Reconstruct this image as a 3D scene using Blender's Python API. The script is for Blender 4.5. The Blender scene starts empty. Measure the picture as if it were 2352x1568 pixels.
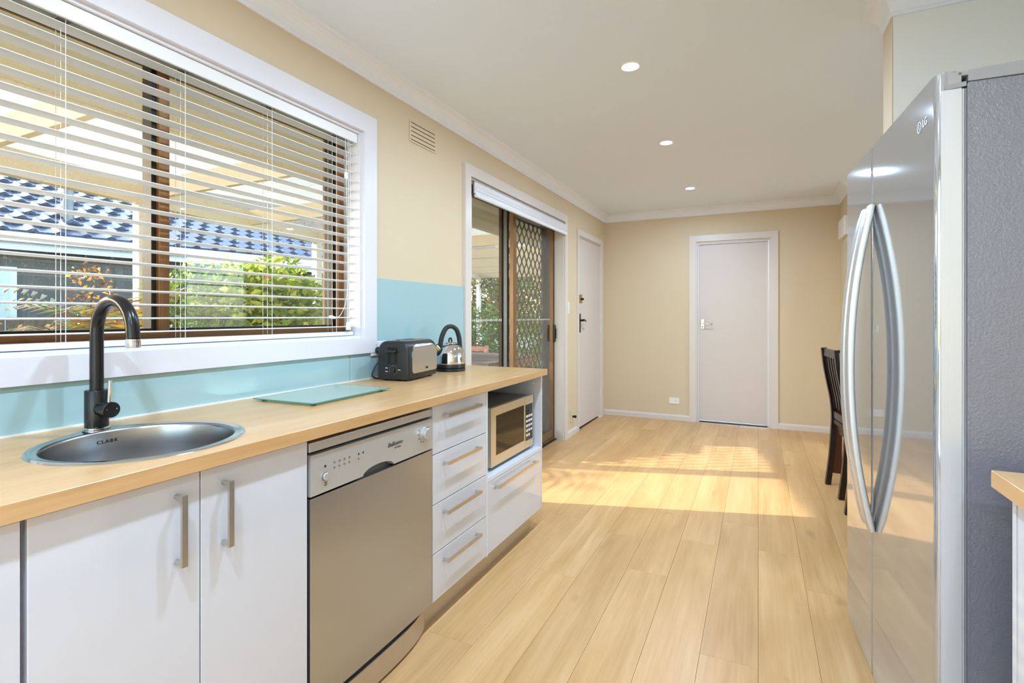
import bpy, bmesh, math, random
from mathutils import Vector, Matrix, noise

SC = bpy.context.scene
COL = SC.collection
R = math.radians
random.seed(7)

# ------------------------------------------------------------------ camera
cam_d = bpy.data.cameras.new('camera')
cam_d.sensor_fit = 'HORIZONTAL'
cam_d.sensor_width = 36.0
cam_d.lens = 18.0
cam_d.shift_y = -58.4 / 2352.0
cam_d.clip_start = 0.02
cam_d.clip_end = 300
cam = bpy.data.objects.new('camera', cam_d)
COL.objects.link(cam)
cam.location = (0, 0, 1.2)
cam.rotation_euler = (R(90), 0, R(25.685))
SC.camera = cam

# ------------------------------------------------------------------ world, sun, exposure
SUN_AZ = R(16.8)          # light travels along (+cos, +sin) in plan
SUN_EL = math.atan(0.405)
w = bpy.data.worlds.new('sky_world')
SC.world = w
w.use_nodes = True
nt = w.node_tree
nt.nodes.clear()
sky = nt.nodes.new('ShaderNodeTexSky')
sky.sky_type = 'NISHITA'
sky.sun_disc = False
sky.sun_elevation = SUN_EL
# the sky node measures rotation clockwise from +Y; the sun stands towards (-cos, -sin)
sky.sun_rotation = math.atan2(-math.cos(SUN_AZ), -math.sin(SUN_AZ))
sky.air_density = 1.0
sky.dust_density = 1.5
bg = nt.nodes.new('ShaderNodeBackground')
bg.inputs['Strength'].default_value = 1.0
wo = nt.nodes.new('ShaderNodeOutputWorld')
nt.links.new(sky.outputs[0], bg.inputs[0])
nt.links.new(bg.outputs[0], wo.inputs[0])

sun_d = bpy.data.lights.new('sun', 'SUN')
sun_d.energy = 7.5
sun_d.angle = R(0.45)
sun_d.color = (1.0, 0.94, 0.84)
sun = bpy.data.objects.new('sun', sun_d)
COL.objects.link(sun)
sd = Vector((math.cos(SUN_AZ), math.sin(SUN_AZ), -math.tan(SUN_EL))).normalized()
sun.rotation_euler = sd.to_track_quat('-Z', 'Y').to_euler()
sun.location = (-20, -5, 12)

SC.view_settings.view_transform = 'Standard'
SC.view_settings.look = 'None'
SC.view_settings.exposure = 0.39
SC.view_settings.gamma = 1.0
SC.view_settings.use_curve_mapping = False
DOWNLIGHT_W = 13.0

cy = SC.cycles
cy.max_bounces = 8
cy.diffuse_bounces = 5
cy.glossy_bounces = 4
cy.transmission_bounces = 4
cy.transparent_max_bounces = 12
cy.adaptive_threshold = 0.035
cy.sample_clamp_indirect = 6.0
cy.caustics_reflective = False
cy.caustics_refractive = False
cy.blur_glossy = 0.5

# ------------------------------------------------------------------ material helpers
def lin(c):
    out = []
    for v in c[:3]:
        v = v / 255.0
        out.append(v / 12.92 if v <= 0.04045 else ((v + 0.055) / 1.055) ** 2.4)
    return tuple(out)

def newmat(name):
    m = bpy.data.materials.new(name)
    m.use_nodes = True
    t = m.node_tree
    t.nodes.clear()
    o = t.nodes.new('ShaderNodeOutputMaterial')
    return m, t, o

def N(t, kind, **kw):
    n = t.nodes.new(kind)
    for k, v in kw.items():
        if k in n.inputs:
            n.inputs[k].default_value = v
        else:
            setattr(n, k, v)
    return n

def pm(name, rgb, rough=0.5, metal=0.0, var=0.04, vscale=3.0, stretch=(1, 1, 1), bump=0.0, bscale=60.0, bstretch=None,
       coat=0.0, spec=0.5, rvar=0.0, emit=None, estr=0.0):
    """principled material with a little procedural tone variation and optional fine relief"""
    m, t, o = newmat(name)
    p = N(t, 'ShaderNodeBsdfPrincipled')
    c = lin(rgb)
    tc = N(t, 'ShaderNodeTexCoord')
    mp = N(t, 'ShaderNodeMapping')
    mp.inputs['Scale'].default_value = stretch
    t.links.new(tc.outputs['Object'], mp.inputs[0])
    nz = N(t, 'ShaderNodeTexNoise')
    nz.inputs['Scale'].default_value = vscale
    nz.inputs['Detail'].default_value = 4
    t.links.new(mp.outputs[0], nz.inputs['Vector'])
    cr = N(t, 'ShaderNodeValToRGB')
    cr.color_ramp.elements[0].position = 0.3
    cr.color_ramp.elements[1].position = 0.7
    cr.color_ramp.elements[0].color = tuple(max(0, x * (1 - var)) for x in c) + (1,)
    cr.color_ramp.elements[1].color = tuple(min(1, x * (1 + var)) for x in c) + (1,)
    t.links.new(nz.outputs['Fac'], cr.inputs[0])
    t.links.new(cr.outputs[0], p.inputs['Base Color'])
    p.inputs['Roughness'].default_value = rough
    p.inputs['Metallic'].default_value = metal
    p.inputs['Specular IOR Level'].default_value = spec
    if coat:
        p.inputs['Coat Weight'].default_value = coat
        p.inputs['Coat Roughness'].default_value = 0.03
    if rvar:
        mr = N(t, 'ShaderNodeMapRange')
        mr.inputs['To Min'].default_value = max(0.01, rough - rvar)
        mr.inputs['To Max'].default_value = rough + rvar
        t.links.new(nz.outputs['Fac'], mr.inputs[0])
        t.links.new(mr.outputs[0], p.inputs['Roughness'])
    if bump:
        nb = N(t, 'ShaderNodeTexNoise')
        nb.inputs['Scale'].default_value = bscale
        nb.inputs['Detail'].default_value = 3
        if bstretch:
            mb = N(t, 'ShaderNodeMapping')
            mb.inputs['Scale'].default_value = bstretch
            t.links.new(tc.outputs['Object'], mb.inputs[0])
            t.links.new(mb.outputs[0], nb.inputs['Vector'])
        else:
            t.links.new(tc.outputs['Object'], nb.inputs['Vector'])
        bp = N(t, 'ShaderNodeBump')
        bp.inputs['Strength'].default_value = bump
        bp.inputs['Distance'].default_value = 0.002
        t.links.new(nb.outputs['Fac'], bp.inputs['Height'])
        t.links.new(bp.outputs[0], p.inputs['Normal'])
    if emit:
        p.inputs['Emission Color'].default_value = lin(emit) + (1,)
        p.inputs['Emission Strength'].default_value = estr
    t.links.new(p.outputs[0], o.inputs[0])
    return m

def wood(name, dark, mid, light, axis='Y', scale=1.0, rough=0.35, per_object=False, spec=0.4, streak=26.0, knots=True):
    """grain runs along the given object axis; boards differ by object when per_object"""
    m, t, o = newmat(name)
    p = N(t, 'ShaderNodeBsdfPrincipled')
    p.inputs['Roughness'].default_value = rough
    p.inputs['Specular IOR Level'].default_value = spec
    if per_object:
        geo = N(t, 'ShaderNodeNewGeometry')
        oi = N(t, 'ShaderNodeObjectInfo')
        mul = N(t, 'ShaderNodeVectorMath', operation='SCALE')
        cmb = N(t, 'ShaderNodeCombineXYZ')
        for i in range(3):
            t.links.new(oi.outputs['Random'], cmb.inputs[i])
        t.links.new(cmb.outputs[0], mul.inputs[0])
        mul.inputs['Scale'].default_value = 37.0
        add = N(t, 'ShaderNodeVectorMath', operation='ADD')
        t.links.new(geo.outputs['Position'], add.inputs[0])
        t.links.new(mul.outputs[0], add.inputs[1])
        src = add.outputs[0]
    else:
        tc = N(t, 'ShaderNodeTexCoord')
        src = tc.outputs['Object']
    def mapping(v):
        mp = N(t, 'ShaderNodeMapping')
        s = [v[0] * scale] * 3
        s['XYZ'.index(axis)] = v[1] * scale
        mp.inputs['Scale'].default_value = s
        t.links.new(src, mp.inputs[0])
        return mp.outputs[0]
    n1 = N(t, 'ShaderNodeTexNoise'); n1.inputs['Scale'].default_value = 1.0; n1.inputs['Detail'].default_value = 3
    n1.inputs['Distortion'].default_value = 0.6
    t.links.new(mapping((7.0, 0.9)), n1.inputs['Vector'])
    n2 = N(t, 'ShaderNodeTexNoise'); n2.inputs['Scale'].default_value = 1.0; n2.inputs['Detail'].default_value = 6
    n2.inputs['Roughness'].default_value = 0.65
    t.links.new(mapping((streak * 3, 2.4)), n2.inputs['Vector'])
    n3 = N(t, 'ShaderNodeTexNoise'); n3.inputs['Scale'].default_value = 1.0; n3.inputs['Detail'].default_value = 4
    n3.inputs['Distortion'].default_value = 1.5
    t.links.new(mapping((14.0, 2.0)), n3.inputs['Vector'])
    cr = N(t, 'ShaderNodeValToRGB')
    e = cr.color_ramp.elements
    e[0].position, e[0].color = 0.36, lin(dark) + (1,)
    e[1].position, e[1].color = 0.78, lin(light) + (1,)
    em = cr.color_ramp.elements.new(0.57); em.color = lin(mid) + (1,)
    a1 = N(t, 'ShaderNodeMath', operation='MULTIPLY'); a1.inputs[1].default_value = 0.55
    t.links.new(n1.outputs['Fac'], a1.inputs[0])
    a2 = N(t, 'ShaderNodeMath', operation='MULTIPLY_ADD'); a2.inputs[1].default_value = 0.38
    t.links.new(n2.outputs['Fac'], a2.inputs[0]); t.links.new(a1.outputs[0], a2.inputs[2])
    a3 = N(t, 'ShaderNodeMath', operation='MULTIPLY_ADD'); a3.inputs[1].default_value = 0.20
    t.links.new(n3.outputs['Fac'], a3.inputs[0]); t.links.new(a2.outputs[0], a3.inputs[2])
    t.links.new(a3.outputs[0], cr.inputs[0])
    colour = cr.outputs[0]
    if per_object:
        hs = N(t, 'ShaderNodeHueSaturation')
        mr = N(t, 'ShaderNodeMapRange'); mr.inputs['To Min'].default_value = 0.94; mr.inputs['To Max'].default_value = 1.05
        t.links.new(oi.outputs['Random'], mr.inputs[0]); t.links.new(mr.outputs[0], hs.inputs['Value'])
        t.links.new(colour, hs.inputs['Color'])
        colour = hs.outputs[0]
    if knots:
        vo = N(t, 'ShaderNodeTexNoise'); vo.inputs['Scale'].default_value = 1.0; vo.inputs['Detail'].default_value = 2
        t.links.new(mapping((9.0, 4.5)), vo.inputs['Vector'])
        kr = N(t, 'ShaderNodeMapRange'); kr.inputs['From Min'].default_value = 0.70; kr.inputs['From Max'].default_value = 0.80
        t.links.new(vo.outputs['Fac'], kr.inputs[0])
        km = N(t, 'ShaderNodeMath', operation='MULTIPLY'); km.inputs[1].default_value = 0.45
        t.links.new(kr.outputs[0], km.inputs[0])
        mx = N(t, 'ShaderNodeMixRGB'); mx.inputs['Color2'].default_value = tuple(x * 0.6 for x in lin(dark)) + (1,)
        t.links.new(km.outputs[0], mx.inputs['Fac']); t.links.new(colour, mx.inputs['Color1'])
        colour = mx.outputs[0]
    t.links.new(colour, p.inputs['Base Color'])
    bp = N(t, 'ShaderNodeBump'); bp.inputs['Strength'].default_value = 0.08; bp.inputs['Distance'].default_value = 0.001
    t.links.new(n2.outputs['Fac'], bp.inputs['Height']); t.links.new(bp.outputs[0], p.inputs['Normal'])
    t.links.new(p.outputs[0], o.inputs[0])
    return m

def steel(name, rgb, rough, axis='Z', aniso=0.6):
    """brushed metal: fine streaks along one axis"""
    m, t, o = newmat(name)
    p = N(t, 'ShaderNodeBsdfPrincipled')
    p.inputs['Metallic'].default_value = 1.0
    p.inputs['Base Color'].default_value = lin(rgb) + (1,)
    tc = N(t, 'ShaderNodeTexCoord')
    mp = N(t, 'ShaderNodeMapping')
    s = [420.0] * 3
    s['XYZ'.index(axis)] = 4.0
    mp.inputs['Scale'].default_value = s
    t.links.new(tc.outputs['Object'], mp.inputs[0])
    nz = N(t, 'ShaderNodeTexNoise'); nz.inputs['Scale'].default_value = 1.0; nz.inputs['Detail'].default_value = 2
    t.links.new(mp.outputs[0], nz.inputs['Vector'])
    mr = N(t, 'ShaderNodeMapRange'); mr.inputs['To Min'].default_value = rough * 0.92; mr.inputs['To Max'].default_value = rough * 1.08
    t.links.new(nz.outputs['Fac'], mr.inputs[0]); t.links.new(mr.outputs[0], p.inputs['Roughness'])
    p.inputs['Anisotropic'].default_value = aniso
    bp = N(t, 'ShaderNodeBump'); bp.inputs['Strength'].default_value = 0.004; bp.inputs['Distance'].default_value = 0.0004
    t.links.new(nz.outputs['Fac'], bp.inputs['Height']); t.links.new(bp.outputs[0], p.inputs['Normal'])
    t.links.new(p.outputs[0], o.inputs[0])
    return m

def thin_glass(name, tint=(250, 253, 252), rough=0.0, dusty=0.0):
    """a thin pane: clear straight through, mirror by the angle of view"""
    m, t, o = newmat(name)
    tr = N(t, 'ShaderNodeBsdfTransparent'); tr.inputs[0].default_value = lin(tint) + (1,)
    gl = N(t, 'ShaderNodeBsdfGlossy'); gl.inputs['Roughness'].default_value = rough; gl.inputs['Color'].default_value = (1, 1, 1, 1)
    fr = N(t, 'ShaderNodeFresnel')
    ge = N(t, 'ShaderNodeNewGeometry')
    io = N(t, 'ShaderNodeMapRange'); io.inputs['To Min'].default_value = 1.45; io.inputs['To Max'].default_value = 1 / 1.45
    t.links.new(ge.outputs['Backfacing'], io.inputs[0]); t.links.new(io.outputs[0], fr.inputs['IOR'])
    mx = N(t, 'ShaderNodeMixShader')
    t.links.new(fr.outputs[0], mx.inputs[0]); t.links.new(tr.outputs[0], mx.inputs[1]); t.links.new(gl.outputs[0], mx.inputs[2])
    last = mx
    if dusty:
        df = N(t, 'ShaderNodeBsdfDiffuse'); df.inputs[0].default_value = (0.85, 0.85, 0.85, 1)
        tc = N(t, 'ShaderNodeTexCoord')
        nz = N(t, 'ShaderNodeTexNoise'); nz.inputs['Scale'].default_value = 160; nz.inputs['Detail'].default_value = 2
        t.links.new(tc.outputs['Object'], nz.inputs['Vector'])
        mr = N(t, 'ShaderNodeMapRange'); mr.inputs['From Min'].default_value = 0.62; mr.inputs['From Max'].default_value = 0.72
        mr.inputs['To Max'].default_value = dusty
        t.links.new(nz.outputs['Fac'], mr.inputs[0])
        m2 = N(t, 'ShaderNodeMixShader')
        t.links.new(mr.outputs[0], m2.inputs[0]); t.links.new(mx.outputs[0], m2.inputs[1]); t.links.new(df.outputs[0], m2.inputs[2])
        last = m2
    t.links.new(last.outputs[0], o.inputs[0])
    return m

def leafmat(name, a, b, c=None, gloss=0.35, trans=0.35):
    m, t, o = newmat(name)
    geo = N(t, 'ShaderNodeNewGeometry')
    cr = N(t, 'ShaderNodeValToRGB')
    e = cr.color_ramp.elements
    e[0].color = lin(a) + (1,); e[1].color = lin(b) + (1,)
    e[0].position = 0.1; e[1].position = 0.8
    if c:
        x = cr.color_ramp.elements.new(0.95); x.color = lin(c) + (1,)
    t.links.new(geo.outputs['Random Per Island'], cr.inputs[0])
    p = N(t, 'ShaderNodeBsdfPrincipled'); p.inputs['Roughness'].default_value = gloss
    tr = N(t, 'ShaderNodeBsdfTranslucent')
    t.links.new(cr.outputs[0], p.inputs['Base Color']); t.links.new(cr.outputs[0], tr.inputs[0])
    mx = N(t, 'ShaderNodeMixShader'); mx.inputs[0].default_value = trans
    t.links.new(p.outputs[0], mx.inputs[1]); t.links.new(tr.outputs[0], mx.inputs[2])
    t.links.new(mx.outputs[0], o.inputs[0])
    return m

def sheetmat(name, rgb, clear=0.22):
    """ribbed translucent roofing: scatters the sky and lets some sun straight through"""
    m, t, o = newmat(name)
    tl = N(t, 'ShaderNodeBsdfTranslucent')
    df = N(t, 'ShaderNodeBsdfDiffuse')
    tr = N(t, 'ShaderNodeBsdfTransparent'); tr.inputs[0].default_value = lin(rgb) + (1,)
    tc = N(t, 'ShaderNodeTexCoord')
    nz = N(t, 'ShaderNodeTexNoise'); nz.inputs['Scale'].default_value = 38; nz.inputs['Detail'].default_value = 4
    t.links.new(tc.outputs['Object'], nz.inputs['Vector'])
    cr = N(t, 'ShaderNodeValToRGB')
    c = lin(rgb)
    cr.color_ramp.elements[0].position = 0.35; cr.color_ramp.elements[1].position = 0.6
    cr.color_ramp.elements[0].color = tuple(x * 0.82 for x in c) + (1,)
    cr.color_ramp.elements[1].color = c + (1,)
    t.links.new(nz.outputs['Fac'], cr.inputs[0])
    t.links.new(cr.outputs[0], tl.inputs[0]); t.links.new(cr.outputs[0], df.inputs[0])
    m1 = N(t, 'ShaderNodeMixShader'); m1.inputs[0].default_value = 0.3
    t.links.new(tl.outputs[0], m1.inputs[1]); t.links.new(df.outputs[0], m1.inputs[2])
    m2 = N(t, 'ShaderNodeMixShader'); m2.inputs[0].default_value = clear
    t.links.new(m1.outputs[0], m2.inputs[1]); t.links.new(tr.outputs[0], m2.inputs[2])
    t.links.new(m2.outputs[0], o.inputs[0])
    return m

def emis(name, rgb, s):
    m, t, o = newmat(name)
    e = N(t, 'ShaderNodeEmission'); e.inputs[0].default_value = lin(rgb) + (1,); e.inputs[1].default_value = s
    t.links.new(e.outputs[0], o.inputs[0])
    return m

M = {}
M['wall'] = pm('cream_wall_paint', (217, 199, 169), 0.55, var=0.012, vscale=1.2, bump=0.05, bscale=180)
M['wall_pale'] = pm('pale_wall_paint', (238, 240, 236), 0.55, var=0.01, vscale=1.2, bump=0.05, bscale=180)
M['ceiling'] = pm('ceiling_paint', (232, 242, 255), 0.7, var=0.01, vscale=0.8, bump=0.03, bscale=200)
M['cornice'] = pm('cornice_paint', (238, 243, 252), 0.5, var=0.01)
M['trim'] = pm('white_gloss_trim', (226, 224, 230), 0.28, var=0.015, vscale=2, bump=0.03, bscale=40)
M['doorwhite'] = pm('white_door_paint', (214, 203, 198), 0.3, var=0.02, vscale=1.6, bump=0.04, bscale=14)
M['doortrim'] = pm('warm_white_trim', (221, 212, 206), 0.28, var=0.015, vscale=2, bump=0.03, bscale=40)
M['subfloor'] = pm('dark_joint', (96, 74, 50), 0.8)
M['floor'] = wood('oak_plank', (193, 145, 92), (213, 167, 113), (229, 188, 136), 'Y', 1.0, 0.33, True, 0.4)
M['bench'] = wood('bamboo_laminate', (192, 147, 95), (205, 163, 112), (216, 178, 131), 'Y', 1.3, 0.28, False, 0.4, streak=22)
M['cab'] = pm('gloss_white_cabinet', (212, 213, 220), 0.09, var=0.006, coat=0.6)
M['cabin'] = pm('matt_white_cabinet', (222, 224, 229), 0.35, var=0.006)
M['kick'] = pm('brushed_plinth', (196, 182, 160), 0.35, 0.6, var=0.03, stretch=(1, 6, 1))
M['splash'] = pm('aqua_glass', (164, 197, 203), 0.10, var=0.01, coat=0.5)
M['seal'] = pm('white_sealant', (240, 240, 236), 0.4)
M['satin'] = steel('satin_nickel', (206, 203, 199), 0.24, 'Z', 0.3)
M['chrome'] = pm('chrome', (225, 225, 226), 0.04, 1.0, var=0.0)
M['sinksteel'] = steel('sink_steel', (176, 176, 178), 0.24, 'Y', 0.2)
M['rimsteel'] = pm('polished_steel', (205, 208, 210), 0.12, 1.0, var=0.02)
M['black'] = pm('matt_black', (16, 16, 17), 0.24, var=0.1)
M['blackplastic'] = pm('black_plastic', (30, 30, 31), 0.38, var=0.08, bump=0.05, bscale=400)
M['darkslot'] = pm('dark_recess', (14, 13, 12), 0.7)
M['dwpanel'] = pm('silver_panel', (205, 205, 204), 0.3, 0.55, var=0.01)
M['dwdoor'] = steel('dishwasher_steel', (186, 193, 206), 0.26, 'Z', 0.75)
M['toastersteel'] = steel('toaster_steel', (206, 206, 206), 0.25, 'Z', 0.6)
M['emblem'] = pm('emblem_silver', (226, 228, 230), 0.4, 0.0)
M['print'] = pm('dark_print', (34, 32, 30), 0.5)
M['greyprint'] = pm('grey_print', (120, 120, 120), 0.5)
M['fridge_front'] = pm('fridge_steel', (186, 191, 198), 0.055, 0.75, var=0.004, bump=0.008, bscale=7)
M['fridge_edge'] = pm('fridge_edge_alloy', (204, 207, 213), 0.34, 0.35, var=0.015, vscale=1, stretch=(200, 200, 2))
M['fridge_side'] = pm('fridge_side_grey', (132, 134, 147), 0.30, 0.25, var=0.02, bump=0.55, bscale=190)
M['fridge_trim'] = pm('fridge_grey_plastic', (150, 152, 158), 0.4, var=0.02)
M['gasket'] = pm('grey_gasket', (128, 132, 142), 0.45)
M['gasket_light'] = pm('pale_gasket', (188, 190, 194), 0.45)
M['handle_alloy'] = pm('handle_alloy', (204, 206, 209), 0.36, 0.75, var=0.01)
M['mw'] = pm('microwave_steel', (214, 200, 172), 0.3, 0.6, var=0.02, stretch=(1, 8, 1))
M['mwbody'] = pm('microwave_case', (120, 118, 114), 0.4, 0.2)
M['mwglass'] = pm('microwave_door_glass', (20, 16, 12), 0.05, var=0.02, spec=0.45)
M['key'] = pm('white_keys', (228, 226, 220), 0.4)
M['brownalu'] = pm('bronze_aluminium', (136, 103, 74), 0.32, 0.45, var=0.04, stretch=(1, 1, .1))
M['darkalu'] = pm('dark_aluminium', (40, 36, 34), 0.4, 0.3)
M['greyalu'] = pm('grey_aluminium', (104, 106, 110), 0.35, 0.6)
M['timber_sash'] = wood('stained_sash', (104, 68, 34), (142, 98, 54), (166, 120, 72), 'Z', 2.0, 0.35)
M['timber_sill'] = wood('stained_sill', (104, 68, 34), (142, 98, 54), (166, 120, 72), 'Y', 2.0, 0.4)
M['glass'] = thin_glass('window_glass', dusty=0.0)
M['glass_dusty'] = thin_glass('window_glass_dusty', dusty=0.22)
M['slat'] = pm('white_slat', (238, 238, 238), 0.3, var=0.01)
M['cord'] = pm('white_cord', (240, 240, 238), 0.6)
M['mesh'] = pm('screen_grille', (44, 40, 34), 0.45, 0.2)
M['brass'] = pm('brass', (196, 160, 84), 0.25, 1.0, var=0.04)
M['spoutmetal'] = pm('chrome_golden_reflection', (222, 208, 178), 0.15, 1.0, var=0.02)  # spout chrome with its golden reflection put into the base colour
M['darkbronze'] = pm('dark_bronze', (40, 30, 24), 0.35, 0.5)
M['outlet'] = pm('white_outlet', (240, 238, 236), 0.3)
M['darkwood'] = wood('espresso_wood', (22, 13, 9), (34, 21, 15), (46, 29, 20), 'Z', 2.0, 0.22, knots=False)
M['redwood'] = wood('dark_table_wood', (52, 26, 16), (72, 38, 24), (88, 48, 30), 'Z', 2.0, 0.25, knots=False)
M['seatpad'] = pm('seat_pad', (64, 44, 34), 0.5)
M['lamp'] = emis('downlight_diffuser', (255, 252, 246), 14.0)
M['lampring'] = pm('downlight_ring', (238, 238, 238), 0.3)
M['board'] = None
M['soffit'] = pm('soffit_paint', (206, 202, 180), 0.6)
M['white_ext'] = pm('white_exterior_paint', (240, 236, 226), 0.5, var=0.04, bump=0.1, bscale=30)
M['cream_ext'] = pm('cream_exterior_paint', (238, 226, 200), 0.5, var=0.04)
M['sheet'] = sheetmat('roof_sheet', (156, 143, 126), 0.40)
M['tile'] = pm('blue_grey_roof_tile', (66, 74, 92), 0.34, var=0.25, vscale=9, bump=0.2, bscale=40, spec=0.7)
M['gutter'] = pm('white_gutter', (226, 234, 242), 0.35, var=0.03)
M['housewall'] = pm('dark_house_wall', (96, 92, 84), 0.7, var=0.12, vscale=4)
M['curtain'] = pm('pale_curtain', (210, 222, 236), 0.7)
M['fence'] = wood('weathered_paling', (92, 76, 62), (124, 106, 88), (150, 132, 112), 'Z', 2.0, 0.8)
M['lawn'] = pm('garden_soil', (74, 82, 48), 0.9, var=0.4, vscale=5, bump=0.6, bscale=20)
M['concrete'] = pm('pale_bounce_ground', (214, 214, 212), 0.8, var=0.05, vscale=3, bump=0.2, bscale=60)
M['paving'] = pm('patio_paving', (168, 158, 142), 0.8, var=0.12, vscale=6, bump=0.2, bscale=60)
M['decktimber'] = wood('grey_deck_timber', (70, 60, 60), (98, 88, 88), (124, 112, 112), 'X', 2.0, 0.6)
M['chairtimber'] = wood('outdoor_chair_timber', (120, 76, 62), (156, 106, 88), (180, 132, 112), 'X', 2.0, 0.6)
M['bark'] = pm('bark', (82, 64, 48), 0.9, var=0.3, vscale=14, bump=0.5, bscale=60)
M['leaf_lime'] = leafmat('lime_leaves', (112, 142, 42), (206, 220, 92), (232, 236, 140), trans=0.5)
M['leaf_green'] = leafmat('green_leaves', (54, 86, 30), (118, 158, 58), (150, 178, 80))
M['leaf_dark'] = leafmat('dark_leaves', (38, 56, 28), (78, 104, 48))
M['leaf_autumn'] = leafmat('autumn_leaves', (110, 60, 40), (196, 150, 60), (226, 190, 60))
M['leaf_mixed'] = leafmat('mixed_leaves', (70, 78, 44), (176, 168, 100), (200, 96, 60))
M['fern'] = leafmat('fern_leaves', (120, 70, 36), (170, 140, 50), (130, 160, 70))
M['flower'] = leafmat('red_flowers', (190, 26, 30), (226, 52, 60))

def boardmat():
    m, t, o = newmat('green_board_glass')
    p = N(t, 'ShaderNodeBsdfPrincipled'); p.inputs['Base Color'].default_value = lin((222, 234, 228)) + (1,)
    p.inputs['Roughness'].default_value = 0.12
    p.inputs['Coat Weight'].default_value = 0.4
    tr = N(t, 'ShaderNodeBsdfTransparent'); tr.inputs[0].default_value = lin((238, 249, 244)) + (1,)
    tc = N(t, 'ShaderNodeTexCoord'); nz = N(t, 'ShaderNodeTexNoise'); nz.inputs['Scale'].default_value = 300
    t.links.new(tc.outputs['Object'], nz.inputs['Vector'])
    bp = N(t, 'ShaderNodeBump'); bp.inputs['Strength'].default_value = 0.05; bp.inputs['Distance'].default_value = 0.001
    t.links.new(nz.outputs['Fac'], bp.inputs['Height']); t.links.new(bp.outputs[0], p.inputs['Normal'])
    mx = N(t, 'ShaderNodeMixShader'); mx.inputs[0].default_value = 0.45
    t.links.new(p.outputs[0], mx.inputs[1]); t.links.new(tr.outputs[0], mx.inputs[2]); t.links.new(mx.outputs[0], o.inputs[0])
    return m
M['board'] = boardmat()
M['boardedge'] = pm('green_glass_edge', (70, 150, 128), 0.15)

# ------------------------------------------------------------------ mesh helpers
def new_bm():
    return bmesh.new()

def box(bm, x0, x1, y0, y1, z0, z1, bev=0.0, seg=2):
    vs = [bm.verts.new((x, y, z)) for x in (x0, x1) for y in (y0, y1) for z in (z0, z1)]
    f = [(0, 1, 3, 2), (4, 6, 7, 5), (0, 4, 5, 1), (2, 3, 7, 6), (0, 2, 6, 4), (1, 5, 7, 3)]
    fs = [bm.faces.new([vs[i] for i in q]) for q in f]
    if bev > 0:
        es = list({e for fc in fs for e in fc.edges})
        bmesh.ops.bevel(bm, geom=es, offset=bev, segments=seg, affect='EDGES', profile=0.5)
    return bm

def bx(x0, x1, y0, y1, z0, z1, bev=0.0, seg=2):
    return box(new_bm(), x0, x1, y0, y1, z0, z1, bev, seg)

def frames(pts, up=None):
    pts = [Vector(p) for p in pts]
    out = []
    n = len(pts)
    prev = None
    for i in range(n):
        a = pts[max(0, i - 1)]; b = pts[min(n - 1, i + 1)]
        t = (b - a).normalized()
        if up is not None:
            u = Vector(up)
        elif prev is None:
            u = Vector((0, 0, 1)) if abs(t.z) < 0.9 else Vector((1, 0, 0))
        else:
            u = prev
        s = (u - t * u.dot(t))
        if s.length < 1e-6:
            s = t.orthogonal()
        s.normalize()
        prev = s
        out.append((pts[i], t, s, t.cross(s)))
    return out

def sweep(bm, pts, prof, up=None, cap=True, closed_profile=True):
    """prof(i, n) -> list of (a, b) offsets on the side / cross axes"""
    fr = frames(pts, up)
    rings = []
    for i, (p, t, s, c) in enumerate(fr):
        rings.append([bm.verts.new(p + s * a + c * b) for a, b in prof(i, len(fr))])
    k = len(rings[0])
    for i in range(len(rings) - 1):
        for j in range(k if closed_profile else k - 1):
            j2 = (j + 1) % k
            bm.faces.new((rings[i][j], rings[i][j2], rings[i + 1][j2], rings[i + 1][j]))
    if cap and closed_profile:
        bm.faces.new(list(reversed(rings[0])))
        bm.faces.new(rings[-1])
    return bm

def circ(r, n=12):
    return [(r * math.cos(2 * math.pi * j / n), r * math.sin(2 * math.pi * j / n)) for j in range(n)]

def tube(bm, pts, r, n=12, up=None):
    if callable(r):
        return sweep(bm, pts, lambda i, m: circ(r(i / max(1, m - 1)), n), up)
    return sweep(bm, pts, lambda i, m: circ(r, n), up)

def rect(a, b):
    return [(-a / 2, -b / 2), (a / 2, -b / 2), (a / 2, b / 2), (-a / 2, b / 2)]

def rrect(a, b, r, n=3):
    out = []
    for cx, cyy, a0 in ((a / 2 - r, b / 2 - r, 0), (-a / 2 + r, b / 2 - r, 90), (-a / 2 + r, -b / 2 + r, 180), (a / 2 - r, -b / 2 + r, 270)):
        for k in range(n + 1):
            t = R(a0 + 90 * k / n)
            out.append((cx + r * math.cos(t), cyy + r * math.sin(t)))
    return out

def lathe(bm, prof, n=32, mat=None, cap0=True, cap1=True):
    mat = mat or Matrix()
    rings = []
    for r, z in prof:
        rings.append([bm.verts.new(mat @ Vector((r * math.cos(2 * math.pi * j / n), r * math.sin(2 * math.pi * j / n), z))) for j in range(n)])
    for i in range(len(rings) - 1):
        for j in range(n):
            j2 = (j + 1) % n
            bm.faces.new((rings[i][j], rings[i][j2], rings[i + 1][j2], rings[i + 1][j]))
    if cap0:
        bm.faces.new(list(reversed(rings[0])))
    if cap1:
        bm.faces.new(rings[-1])
    return bm

def aim(origin, direction):
    d = Vector(direction).normalized()
    return Matrix.Translation(Vector(origin)) @ d.to_track_quat('Z', 'Y').to_matrix().to_4x4()

def cyl(bm, p, d, r, h, n=24, bev=0.0):
    b = min(bev, r * .9, h / 2)
    prof = [(r, 0), (r, h)] if b <= 0 else [(r - b, 0), (r, b), (r, h - b), (r - b, h)]
    return lathe(bm, prof, n, aim(p, d))

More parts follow.
